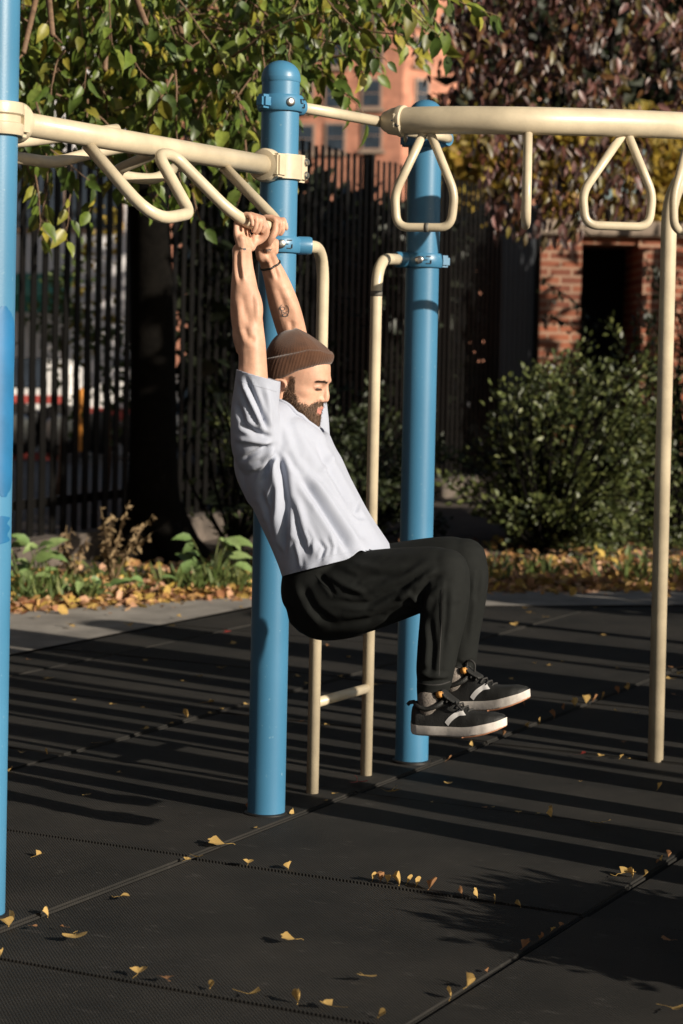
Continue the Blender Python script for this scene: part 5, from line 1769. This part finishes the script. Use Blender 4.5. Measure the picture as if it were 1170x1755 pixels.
P = sample(4200, lambda a, b: (1 if cl2(a, b) > .4 else .12) * (1 if b > 205 + 30 * math.sin(a * .03) else .3), 24.8, 26.4, (755, 1230, 190, 420))
leaves('foliage', P, outdirs(P, (3.4, 26, 2.5), .3), rng.normal(size=P.shape) + np.array([.4, -.7, .3]), rng.uniform(.12, .24, len(P)), SIMPLE, M['l_yellow'], ys)

# hedge added as a deep shade backing so the fence gaps look black
hg = thing('shade_hedge', 'added dark hedge standing in for deep shade behind the picket fence', 'hedge', fpt(6, 0, -.6))
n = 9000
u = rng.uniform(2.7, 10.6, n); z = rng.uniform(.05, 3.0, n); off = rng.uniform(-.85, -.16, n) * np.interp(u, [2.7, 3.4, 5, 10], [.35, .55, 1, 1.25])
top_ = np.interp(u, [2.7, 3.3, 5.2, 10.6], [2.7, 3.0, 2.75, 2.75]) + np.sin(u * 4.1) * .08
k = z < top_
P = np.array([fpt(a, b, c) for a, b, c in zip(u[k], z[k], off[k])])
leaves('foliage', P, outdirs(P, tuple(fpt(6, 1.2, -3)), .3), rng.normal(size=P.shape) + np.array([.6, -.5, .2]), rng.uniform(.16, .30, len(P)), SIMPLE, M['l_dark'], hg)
m = MB()
for a in np.arange(3.6, 10.4, .55):
    limb(m, [fpt(a, 0, -.6), fpt(a + .05, 1.1, -.62), fpt(a + rnd.uniform(-.1, .1), 2.4, -.6)], .04, .012, 6)
m.build('stems', M['bark'], hg)

# yellow-green saplings seen between the pickets
for i, (px, py, Y) in enumerate(((105, 560, 20), (150, 470, 21), (185, 640, 19.5))):
    q = at(px, py, Y)
    t_ = thing('sapling', ['yellow green sapling just behind the left end of the fence', 'taller yellow green sapling against the grey building', 'bushy sapling behind the fence beside the dark trunk'][i], 'sapling', Vector((q.x, q.y, 0)), 'saplings behind the fence')
    m = MB(); limb(m, [Vector((q.x, q.y, 0)), Vector((q.x + .03, q.y, q.z * .5)), Vector((q.x, q.y, q.z))], .03, .01, 7); m.build('stem', M['twig'], t_)
    P, _c = clump(260, (q.x, q.y, q.z), (.28, .3, .75), 16, .07)
    leaves('foliage', P, outdirs(P, tuple(q), .3), rng.normal(size=P.shape) + np.array([.4, -.7, .3]), rng.uniform(.06, .11, len(P)), SIMPLE, M['l_weed'] if i != 1 else M['l_yellow'], t_)

# ------------------------------------------------------------------ bushes in front of the fence and wall
def bush(name, label, base, stems, lm, size, group=None, tpl=SIMPLE, per=46, cat_='bush'):
    t_ = thing(name, label, cat_, base, group)
    m = MB(); P, D = [], []
    for (tip, bulge) in stems:
        tip = Vector(tip)
        mid = Vector(base).lerp(tip, .55) + Vector(bulge)
        pts = [Vector(q) for q in cat([tuple(base), tuple(mid), tuple(tip)], 8)]
        m.sweep(pts, [.014 * (1 - .75 * i / (len(pts) - 1)) for i in range(len(pts))], 5)
        for k in range(per):
            f = (rnd.random() ** .6) * (len(pts) - 1)
            i = min(len(pts) - 2, int(f)); q = pts[i].lerp(pts[i + 1], f - i)
            d = (pts[i + 1] - pts[i]).normalized()
            sp = Vector((rnd.gauss(0, 1), rnd.gauss(0, 1), rnd.gauss(0, 1)))
            off = sp.normalized() * rnd.random() * (.16 * (1 - f / len(pts)) + .05)
            P.append(tuple(q + off)); D.append(tuple((d * .8 + sp.normalized() * .8)))
    m.build('stems', M['bark'], t_)
    P, D = np.array(P), np.array(D)
    leaves('foliage', P, D, rng.normal(size=P.shape) + np.array([.5, -.5, .5]), rng.uniform(size * .6, size * 1.3, len(P)), tpl, lm, t_)
    return t_
def tips(n, base, spec):
    out = []
    for _ in range(n):
        px, py, Y = spec()
        out.append((at(px, py, Y), (rnd.gauss(0, .12), rnd.gauss(0, .12), rnd.uniform(0, .25))))
    return out
b0 = gr(960, 985)
def sp0():
    while True:
        a, b = rnd.uniform(790, 1180), rnd.uniform(570, 960)
        top = np.interp(a, [790, 850, 880, 930, 985, 1040, 1110, 1180], [800, 690, 650, 620, 590, 600, 660, 690])
        if b > top: return a, b, rnd.uniform(14.6, 17.2)
bush('evergreen_bush', 'large dark green bush in front of the sunlit brick wall', (b0.x, 15.6, 0.02), tips(125, b0, sp0), M['l_bush'], .050, per=110)
def sp0b():
    a = rnd.uniform(745, 1140)
    return a, np.interp(a, [745, 790, 850, 930, 985, 1040, 1140], [770, 770, 655, 600, 575, 580, 620]) + abs(rnd.gauss(0, 28)) , rnd.uniform(14.6, 16.4)
bush('evergreen_bush', 'loose green shoots reaching out of the large bush by the brick wall', (b0.x, 15.2, 0.02), tips(34, b0, sp0b), M['l_bush'], .05, per=60)
b1 = at(1175, 930, 15.8)
def sp1():
    a = rnd.uniform(1040, 1260); return a, rnd.uniform(440 if a > 1120 else 520, 940), rnd.uniform(15.4, 17)
bush('evergreen_bush', 'darker bush climbing the wall at the right edge behind the cream pole', (b1.x, 16.0, 0.02), tips(60, b1, sp1), M['l_bush'], .052, per=90)
b2 = gr(610, 985)
def sp2():
    while True:
        a, b = rnd.uniform(515, 760), rnd.uniform(560, 930)
        if b > np.interp(a, [515, 560, 620, 700, 760], [640, 590, 600, 640, 720]): return a, b, rnd.uniform(15.2, 16.8)
bush('evergreen_bush', 'dark leafy bush between the two blue posts behind the man', (b2.x, 15.8, 0.02), tips(48, b2, sp2), M['l_dark2'], .055, per=75)
b3 = gr(390, 985)
def sp3():
    return rnd.uniform(330, 440), rnd.uniform(640, 930), rnd.uniform(14.2, 15.4)
bush('thin_shrub', 'sparse dark shrub against the fence left of the middle blue post', (b3.x, 14.6, 0.02), tips(16, b3, sp3), M['l_bush'], .07, per=16, cat_='shrub')
# bare twiggy sprays before the brick
tg_ = thing('bare_branch', 'thin dark leafy branch crossing the sunlit brick wall', 'branch', at(1010, 560, 18.0))
m = MB(); P, D = [], []
for path in ([(1040, 620, 18), (980, 560, 18.2), (930, 540, 18.3)], [(1030, 560, 18), (975, 510, 18.2), (925, 480, 18.3)], [(1170, 560, 18), (1130, 480, 18.2), (1100, 440, 18.3)], [(1160, 640, 18), (1120, 560, 18), (1085, 500, 18)]):
    A = [at(*q) for q in path]; limb(m, A, .010, .004, 5)
    for k in range(30):
        t = rnd.random(); q = A[0].lerp(A[1], t * 2) if t < .5 else A[1].lerp(A[2], t * 2 - 1)
        P.append(tuple(q + Vector((rnd.gauss(0, .03), rnd.gauss(0, .03), rnd.gauss(0, .03))))); D.append((rnd.gauss(0, .5), rnd.gauss(0, .5), -.8))
m.build('stems', M['bark'], tg_)
P = np.array(P); leaves('foliage', P, np.array(D), rng.normal(size=P.shape), rng.uniform(.05, .09, len(P)), SIMPLE, M['l_dark'], tg_)

# ------------------------------------------------------------------ ground cover of the bed
def bed_y(x):
    xs = [v.x for v in leafedge]; ys = [v.y for v in leafedge]
    return float(np.interp(x, xs, ys))
n = 12500
P, D, Nn, S = [], [], [], []
for _ in range(n):
    x = rnd.uniform(-2.6, 3.6); e = bed_y(x)
    y = e + abs(rnd.gauss(0, .75)) - .04 * rnd.random() if rnd.random() < .75 else e + rnd.uniform(0, 3.0)
    if rnd.random() < .035: y = e - abs(rnd.gauss(0, .12))
    P.append((x, y, .012 + rnd.random() * .05 * min(1, max(0, (y - e) * 6))))
    D.append((rnd.gauss(0, 1), rnd.gauss(0, 1), rnd.gauss(.12, .32))); Nn.append((rnd.gauss(0, .5), rnd.gauss(-.25, .5), 1)); S.append(rnd.uniform(.03, .075))
tag(leaves('leaf_litter', P, D, Nn, S, ([(0, 0, 0), (.3, .30, .06), (.75, .34, .10), (1, 0, .02), (.75, -.34, .10), (.3, -.30, .06), (.5, 0, -.02)], [(0, 6, 1), (1, 6, 2), (2, 6, 3), (3, 6, 4), (4, 6, 5), (5, 6, 0)]), M['l_litter']), 'fallen orange and yellow leaves carpeting the bed along the path', 'leaf litter', kind='stuff')
P, D, Nn, S = [], [], [], []
for _ in range(4200):
    x = rnd.choice([rnd.uniform(-2.4, -.45), rnd.uniform(-2.4, -.45), rnd.uniform(-.4, 3)]); e = bed_y(x)
    y = e + .18 + abs(rnd.gauss(0, .6))
    if math.sin(x * 7.1) + math.sin(y * 5.3 + x * 3) + rnd.gauss(0, .5) < .15: continue
    P.append((x, y, .02)); D.append((rnd.gauss(0, .6), rnd.gauss(0, .6), 1)); Nn.append((rnd.gauss(0, 1), rnd.gauss(-.6, 1), .3)); S.append(rnd.uniform(.05, .17))
tag(leaves('grass_and_weeds', P, D, Nn, S, ([(0, .05, 0), (0, -.05, 0), (.6, -.07, .06), (.6, .07, .06), (1, 0, .2)], [(0, 1, 2, 3), (3, 2, 4)]), M['l_weed']), 'short green grass and weeds coming up through the fallen leaves', 'weeds', kind='stuff')

LB = [mat('weed_leaf_green', c, .5, .25, 40) for c in ((0.12, 0.19, 0.06), (0.20, 0.27, 0.10), (0.15, 0.22, 0.07))]
def broad_plant(label, px, py, Y, n_, h, size, spread):
    base = at(px, py, Y); base.z = 0.0
    t_ = thing('broadleaf_weed', label, 'plant', base, 'broad-leaved weeds in the bed')
    m = MB(); P, D, Nn, S = [], [], [], []
    for k in range(n_):
        a = rnd.uniform(0, 2 * PI); hh = h * rnd.uniform(.35, 1)
        tip = base + Vector((math.cos(a) * spread * rnd.uniform(.3, 1), math.sin(a) * spread * .6, hh))
        m.sweep([base, base.lerp(tip, .6) + Vector((0, 0, hh * .12)), tip], [.006, .004, .0025], 5)
        P.append(tuple(tip)); D.append((math.cos(a) + rnd.gauss(0, .3), math.sin(a) * .6 - .2, rnd.gauss(.05, .35))); Nn.append((rnd.gauss(.2, .3), -.5 + rnd.gauss(0, .3), .8)); S.append(size * rnd.uniform(.6, 1.2))
    m.build('stem', M['l_weed'], t_)
    for k in range(n_):
        leaves('leaf', P[k:k + 1], D[k:k + 1], Nn[k:k + 1], S[k:k + 1], OVATE, LB[k % 3], t_)
broad_plant('tall broad-leaved green weed beside the middle blue post', 362, 1000, 12.7, 17, .34, .15, .17)
broad_plant('broad-leaved weed beside the left blue post', 36, 1000, 12.2, 10, .30, .13, .12)
broad_plant('upright leafy weed second from the left blue post', 66, 1005, 12.3, 8, .30, .12, .07)
broad_plant('low broad-leaved weed among the leaves below the dried weed', 150, 1035, 11.9, 9, .14, .09, .16)
broad_plant('low broad-leaved weed in front of the tree trunk', 255, 1020, 12.2, 8, .13, .09, .14)
def dry(label, px, py, Y, tips_, n_):
    base = at(px, py, Y); base.z = 0
    t_ = thing('dried_weed', label, 'plant', base, 'dried weeds by the fence')
    m = MB(); P, D = [], []
    for (a, b) in tips_:
        tip = at(a, b, Y + rnd.uniform(-.1, .1))
        pts = [Vector(q) for q in cat([tuple(base), tuple(base.lerp(tip, .5) + Vector((rnd.gauss(0, .02), 0, .04))), tuple(tip)], 6)]
        m.sweep(pts, [.006 * (1 - .7 * i / (len(pts) - 1)) for i in range(len(pts))], 5)
        for k in range(n_):
            f = rnd.uniform(.3, 1) * (len(pts) - 1); i = min(len(pts) - 2, int(f))
            q = pts[i].lerp(pts[i + 1], f - i)
            P.append(tuple(q)); D.append((rnd.gauss(0, .6), rnd.gauss(0, .6), rnd.gauss(-.6, .5)))
    m.build('stem', M['l_dry'], t_)
    P = np.array(P); leaves('dry_leaves', P, np.array(D), rng.normal(size=P.shape), rng.uniform(.03, .065, len(P)), LANCE, M['l_dry'], t_)
dry('dried brown weed leaning right in front of the dark tree trunk', 190, 985, 12.6, [(172, 868), (222, 858), (262, 882), (258, 915), (190, 880), (180, 900), (236, 900), (205, 920), (178, 925)], 22)
dry('dried brown weed standing nearer the left blue post', 122, 985, 12.6, [(114, 900), (122, 905), (150, 920), (108, 930), (138, 935)], 20)

# ------------------------------------------------------------------ added unseen things right of the frame that shade the scene
NS = Vector((-SUN_H.y, SUN_H.x, 0))         # across the light: c = NS . p
def cpos(c, t):
    return NS * c + SUN_H * t
def shadow_caster(c, t, r, h, lean):  # unseen post added to cast a shadow band on the mats
    b = cpos(c, t)
    t_ = thing('shadow_post', 'added unseen post throwing a shadow band over the mats', 'post', b, 'added shadow posts right of the mats')
    m = MB()
    P = [b - Z * .05, b + Z * (h * .3) + NS * (lean * .35 + rnd.gauss(0, .012)), b + Z * (h * .65) + NS * (lean * .6 + rnd.gauss(0, .02)), b + Z * h + NS * lean]
    P = [Vector(q) for q in cat([tuple(q) for q in P], 4)]
    m.sweep(P, [r * (1.12 - .3 * i / (len(P) - 1) + rnd.gauss(0, .05)) for i in range(len(P))], 16)
    m.build('shaft', M['bark'], t_, autos=60)
for (c, t, r, h, ln) in ((9.62, -3.2, .06, 1.3, .1), (9.12, -3.0, .23, 1.5, -.06), (8.62, -2.2, .045, 1.6, .14), (8.22, -2.8, .18, 1.7, -.10), (7.84, -1.4, .10, 2.1, .16), (7.46, -2.5, .25, 2.2, -.08), (6.98, -2.0, .09, 2.2, .12), (6.70, .3, .05, 2.9, -.1),
                     (6.44, -2.2, .10, 2.3, .05), (6.03, -2.1, .075, 2.2, -.03), (5.72, -1.6, .11, 2.0, -.10), (5.39, -2.0, .09, 1.25, -.02)):
    shadow_caster(c, t, r, h, ln)
def shade_tree(label, c, t, h, rad, n, size, z0=.3):  # unseen tree added to shade the fence, bed and wall
    b = cpos(c, t)
    t_ = thing('shade_tree', label, 'tree', b)
    m = MB(); limb(m, [b, b + Z * (h * .4), b + Z * (h * .95)], .14, .04, 9); m.build('trunk', M['bark'], t_)
    P, _ = clump(n, (b.x, b.y, z0 + (h - z0) / 2), (rad, rad, (h - z0) / 2), 60, .16)
    leaves('foliage', P, outdirs(P, (b.x, b.y, h / 2), .2), rng.normal(size=P.shape), rng.uniform(size * .7, size * 1.3, len(P)), SIMPLE, M['l_dark'], t_)
shade_tree('added unseen evergreen right of the path shading the fence', 10.85, -4.2, 5.0, .50, 1800, .30)
shade_tree('added unseen evergreen right of the bed, nearest of the shade row', 15.0, -6.3, 4.7, .65, 2200, .34)
shade_tree('added unseen evergreen right of the bed, farthest of the shade row', 18.85, -6.3, 5.4, .85, 3200, .36)
shade_tree('added unseen open tree dappling the brick wall with shade', 20.25, -8.2, 4.2, .95, 300, .2, .8)
shade_tree('added unseen low shrub dappling the right of the bed with shade', 11.9, -4.0, 1.6, .6, 220, .18, .1)
# low shrub added just out of the frame to darken the lower right
bb_ = cpos(4.80, -1.62); bb_.z = 0
t_ = thing('shade_shrub', 'added unseen low shrub shading the mats at the lower right', 'shrub', bb_)
P, cc_ = clump(9500, (bb_.x, bb_.y, .26), (.36, .38, .22), 60, .05)
m = MB()
for q in cc_[:12]:
    limb(m, [bb_, bb_.lerp(Vector(q), .6) + Z * .03, Vector(q)], .010, .004, 5)
m.build('stems', M['bark'], t_)
leaves('foliage', P, outdirs(P, tuple(bb_), .1), rng.normal(size=P.shape), rng.uniform(.035, .06, len(P)), SIMPLE, M['l_dark'], t_)

# ------------------------------------------------------------------ fallen leaves on the mats, one object each
def ginkgo_mesh(seed, curl, foldv, stem):
    r = random.Random(seed)
    na, nr = 12, 5
    vs, fs = [], []
    spread = math.radians(r.uniform(48, 66))
    for j in range(nr + 1):
        for i in range(na + 1):
            t = -1 + 2 * i / na
            a = t * spread
            R_ = 1.0 - .16 * math.exp(-(t / .10) ** 2) + .05 * math.sin(t * 9 + seed) - .10 * abs(t) ** 3
            q = (j / nr)
            x, y = q * R_ * math.cos(a), q * R_ * math.sin(a)
            z = curl * q * q + foldv * abs(t) * q + .05 * math.sin(t * 7 + seed) * q
            vs.append((x, y, z))
    for j in range(nr):
        for i in range(na):
            k = j * (na + 1) + i
            fs.append((k, k + 1, k + na + 2, k + na + 1))
    pts = [(-.02, 0, 0), (-.35 * stem, .06 * r.uniform(-1, 1), .05), (-.75 * stem, .16 * r.uniform(-1, 1), .16 * r.random()), (-1.0 * stem, .25 * r.uniform(-1, 1), .28 * r.random())]
    P = [Vector(q) for q in cat(pts, 4)]
    # the stem joins the blade at its apex
    sv, sf = sweep(P, [.028 * (1 - .35 * i / len(P)) for i in range(len(P))], 6)
    k = len(vs)
    vs += [tuple(v) for v in sv]; fs += [tuple(i + k for i in f) for f in sf]
    me = bpy.data.meshes.new('fallen_leaf')
    me.from_pydata(vs, [], fs)
    me.polygons.foreach_set('use_smooth', [True] * len(me.polygons))
    me.update()
    return me
GV = [ginkgo_mesh(i, c, f, s) for i, (c, f, s) in enumerate(((.10, .25, 1.0), (.35, -.10, 1.3), (-.15, .55, .8), (.20, .15, .6), (.05, .75, 1.1), (.45, .3, 1.6)))]
def coloured(me, m_):
    c = me.copy(); c.materials.clear(); c.materials.append(m_); return c
GM = {('y', i): coloured(g_, M['l_ginkgo']) for i, g_ in enumerate(GV)}
GM.update({('b', i): coloured(g_, M['l_brown']) for i, g_ in enumerate(GV)})
GM.update({('r', i): coloured(g_, M['l_red']) for i, g_ in enumerate(GV)})

def fallen(px, py, w, pose='flat', col='y', label=None, group=None, az=None, var=None):
    q = gr(px, py)
    size = w / (FPX / q.y) * .60
    i = rnd.randrange(6) if var is None else var
    o = bpy.data.objects.new('fallen_leaf', GM[(col, i)])
    COL.objects.link(o)
    a = rnd.uniform(0, 2 * PI) if az is None else math.radians(az)
    if pose == 'flat':
        e = Matrix.Rotation(a, 4, 'Z') @ Matrix.Rotation(rnd.uniform(-.12, .06), 4, 'Y') @ Matrix.Rotation(rnd.uniform(-.15, .15), 4, 'X') @ Matrix.Diagonal((1, 1, .5, 1))
        zz = .011 + .08 * size + (.014 if q.y > 11.0 or 'concrete' in (label or '') else 0)
    else:                                   # caught upright in a seam
        a = rnd.uniform(-.5, .5) if az is None else a
        face = Matrix.Rotation(a, 4, 'Z')
        e = face @ Matrix.Rotation(rnd.uniform(-.45, .35), 4, 'Y') @ Matrix.Rotation(-PI / 2 + rnd.uniform(-.5, .3), 4, 'X') @ Matrix.Rotation(PI / 2, 4, 'X') @ Matrix.Rotation(-1.25 if i % 2 else -1.0, 4, 'Y')
        zz = .004
    o.matrix_world = Matrix.Translation((q.x, q.y, zz)) @ e @ Matrix.Diagonal((size, size, size, 1))
    tag(o, label, 'leaf', group)
    return o
# individually recognisable ones
one = [
    (15, 1590, 40, 'up', 'y', 'big folded yellow leaf leaning at the foot of the left post'),
    (128, 1612, 46, 'flat', 'y', 'yellow leaf with a long straight stem on the left front mat'),
    (82, 1573, 26, 'up', 'y', 'narrow folded leaf standing in the seam near the left post'),
    (0, 1641, 24, 'up', 'y', 'pale leaf cut by the left picture edge below the post'),
    (205, 1545, 30, 'flat', 'y', 'pale yellow leaf lying just below the long lit seam'),
    (62, 1474, 24, 'flat', 'y', 'curled pale leaf alone on the mat beside the left post'),
    (236, 1678, 34, 'flat', 'y', 'yellow leaf with upturned stem in the front seam at the left'),
    (286, 1688, 34, 'flat', 'b', 'brownish crumpled leaf in the front seam'),
    (360, 1697, 24, 'up', 'y', 'small yellow leaf standing upright in the front seam'),
    (425, 1713, 36, 'flat', 'y', 'flat yellow leaf lying along the front seam'),
    (510, 1722, 40, 'up', 'y', 'thin forked leaf stems sticking up at the bottom of the picture'),
    (568, 1734, 36, 'flat', 'y', 'rounded yellow leaf at the bottom middle of the picture'),
    (505, 1619, 42, 'flat', 'y', 'pale spread leaf alone on the middle of the front mat'),
    (622, 1681, 46, 'flat', 'y', 'large pale leaf lying right of the middle of the front mat'),
    (494, 1491, 24, 'up', 'y', 'pale triangular leaf standing on the mat before the blue post'),
    (385, 1455, 50, 'flat', 'y', 'long thin leaf stem lying across the lit mat seam'),
    (503, 1399, 18, 'up', 'y', 'yellow leaf touching the foot of the middle blue post at right'),
    (425, 1390, 20, 'up', 'b', 'brown leaf leaning on the foot of the middle blue post at left'),
    (612, 1346, 42, 'flat', 'r', 'reddish brown leaf at the foot of the second cream rail'),
    (670, 1364, 44, 'flat', 'y', 'long stemmed yellow leaf lying in front of the second cream rail'),
    (944, 1403, 30, 'up', 'y', 'bright yellow leaf on the mats between the far post and cream pole'),
    (1030, 1417, 34, 'flat', 'y', 'dull yellow leaf lying right of the bright yellow leaf'),
    (1127, 1355, 24, 'up', 'y', 'yellow leaf on the mat in front of the cream pole'),
    (994, 1299, 18, 'flat', 'r', 'small red leaf left of the cream pole'),
    (1027, 1302, 18, 'flat', 'y', 'round yellow leaf beside the small red leaf'),
    (1063, 1301, 15, 'up', 'y', 'yellow leaf standing left of the foot of the cream pole'),
    (898, 1211, 28, 'up', 'b', 'large pale brown leaf just right of the hanging shoes'),
    (320, 1234, 28, 'up', 'y', 'pale folded leaf in the far seam left of the middle post'),
    (80, 1297, 22, 'up', 'y', 'pale folded leaf standing on the dark mats near the left post'),
    (15, 1324, 18, 'up', 'y', 'pale leaf peeping out beside the left post'),
    (388, 1088, 20, 'flat', 'r', 'pinkish leaf near the weeds between the path and middle post'),
    (895, 1628, 34, 'up', 'b', 'clump of brown leaf standing in the right front seam'),
    (800, 1694, 36, 'up', 'y', 'yellow leaf with stem in the right front seam near the bottom'),
    (772, 1712, 30, 'up', 'y', 'upright yellow leaf in the right front seam, lowest of that seam'),
    (648, 1747, 30, 'up', 'y', 'yellow leaf on the bottom edge right of the middle'),
    (1065, 1506, 44, 'flat', 'y', 'long thin leaf lying at the edge of the dark lower right corner'),
    (1084, 1505, 24, 'up', 'y', 'thin upright leaf at the edge of the dark lower right corner'),
    (1150, 1737, 40, 'flat', 'y', 'thin yellow leaf at the lower right corner of the picture'),
    (1150, 1620, 30, 'flat', 'b', 'dim brown leaf in the shade at the right edge'),
]
for (a, b, w, ps, cl, lb) in one:
    fallen(a, b, w, ps, cl, lb, 'leaves fallen on the mats')
# sets that nothing tells apart
sets = [
    ('yellow leaf standing in the row caught in the seam below the man', [(638, 1512, 20), (652, 1513, 20), (664, 1515, 16), (684, 1519, 26), (697, 1517, 22), (713, 1521, 22), (735, 1526, 30), (792, 1537, 20), (818, 1540, 20), (848, 1548, 16), (892, 1556, 14)], 'up', .75),
    ('small leaf lying in the long lit seam between the front mats', [(318, 1481, 18), (335, 1476, 22), (425, 1487, 20), (54, 1595, 16), (110, 1597, 14), (440, 1426, 12), (555, 1378, 12), (575, 1366, 12)], 'flat', .6),
    ('small leaf caught in the seam running past the hanging shoes', [(950, 1231, 20), (965, 1219, 20), (985, 1212, 24), (1004, 1207, 26), (1016, 1203, 22), (1031, 1199, 20), (1060, 1190, 22), (1076, 1184, 18), (905, 1247, 16), (862, 1262, 14), (810, 1281, 16), (768, 1303, 14), (925, 1240, 16)], 'up', .55),
    ('small leaf caught in the right front seam', [(925, 1612, 18), (945, 1598, 16), (960, 1590, 14), (835, 1668, 14), (1105, 1502, 14), (1133, 1478, 20), (1145, 1471, 18), (1125, 1482, 14)], 'up', .5),
    ('small yellow leaf on the mats left of the middle post', [(148, 1368, 20), (165, 1279, 16), (245, 1255, 18), (355, 1209, 20), (363, 1228, 14), (382, 1221, 12), (195, 1212, 14), (80, 1169, 22), (248, 1137, 12), (50, 1135, 10), (342, 1164, 14), (128, 1205, 10), (247, 1218, 12), (378, 1150, 20), (395, 1108, 18), (38, 1295, 16), (315, 1172, 10), (290, 1245, 12), (425, 1212, 14), (205, 1330, 12)], 'flat', .8),
    ('small leaf on the pale concrete path beside the mats', [(120, 1080, 18), (128, 1084, 18), (222, 1083, 24), (296, 1083, 20), (310, 1066, 14), (135, 1045, 14), (415, 1050, 14), (300, 1050, 10), (185, 1060, 10), (60, 1066, 14)], 'flat', .7),
    ('yellow leaf on the mats between the cream rails and blue posts', [(507, 1164, 16), (525, 1177, 18), (515, 1243, 16), (555, 1248, 18), (505, 1071, 10), (600, 1131, 12), (648, 1178, 18), (585, 1165, 14), (560, 1112, 12)], 'flat', .8),
    ('small leaf on the mats in front of the far blue post', [(768, 1347, 16), (740, 1381, 10), (833, 1391, 14), (888, 1399, 14), (843, 1389, 8), (921, 1401, 10), (995, 1345, 8)], 'flat', .7),
    ('small leaf on the far mats between the knees and cream pole', [(899, 1051, 14), (909, 1059, 14), (883, 1081, 18), (937, 1066, 14), (1033, 1093, 14), (943, 1145, 12), (878, 1169, 12), (915, 1141, 10), (965, 1138, 8), (1018, 1050, 10)], 'flat', .7),
    ('small leaf on the mats right of the cream pole', [(1155, 1149, 18), (1160, 1161, 20), (1158, 1196, 14), (1150, 1168, 16), (1142, 1140, 12)], 'flat', .7),
    ('small leaf on the mats just left of the cream pole', [(1058, 1224, 12), (1090, 1227, 14), (1068, 1278, 16), (1080, 1306, 8), (1060, 1150, 10)], 'flat', .7),
]
for lb, pts, ps, yf in sets:
    for (a, b, w) in pts:
        fallen(a, b, w * (1.35 if 'row caught' in lb else 1.0), ps, 'y' if rnd.random() < yf else 'b', lb, lb.replace('small leaf', 'small leaves').replace('yellow leaf', 'yellow leaves'))
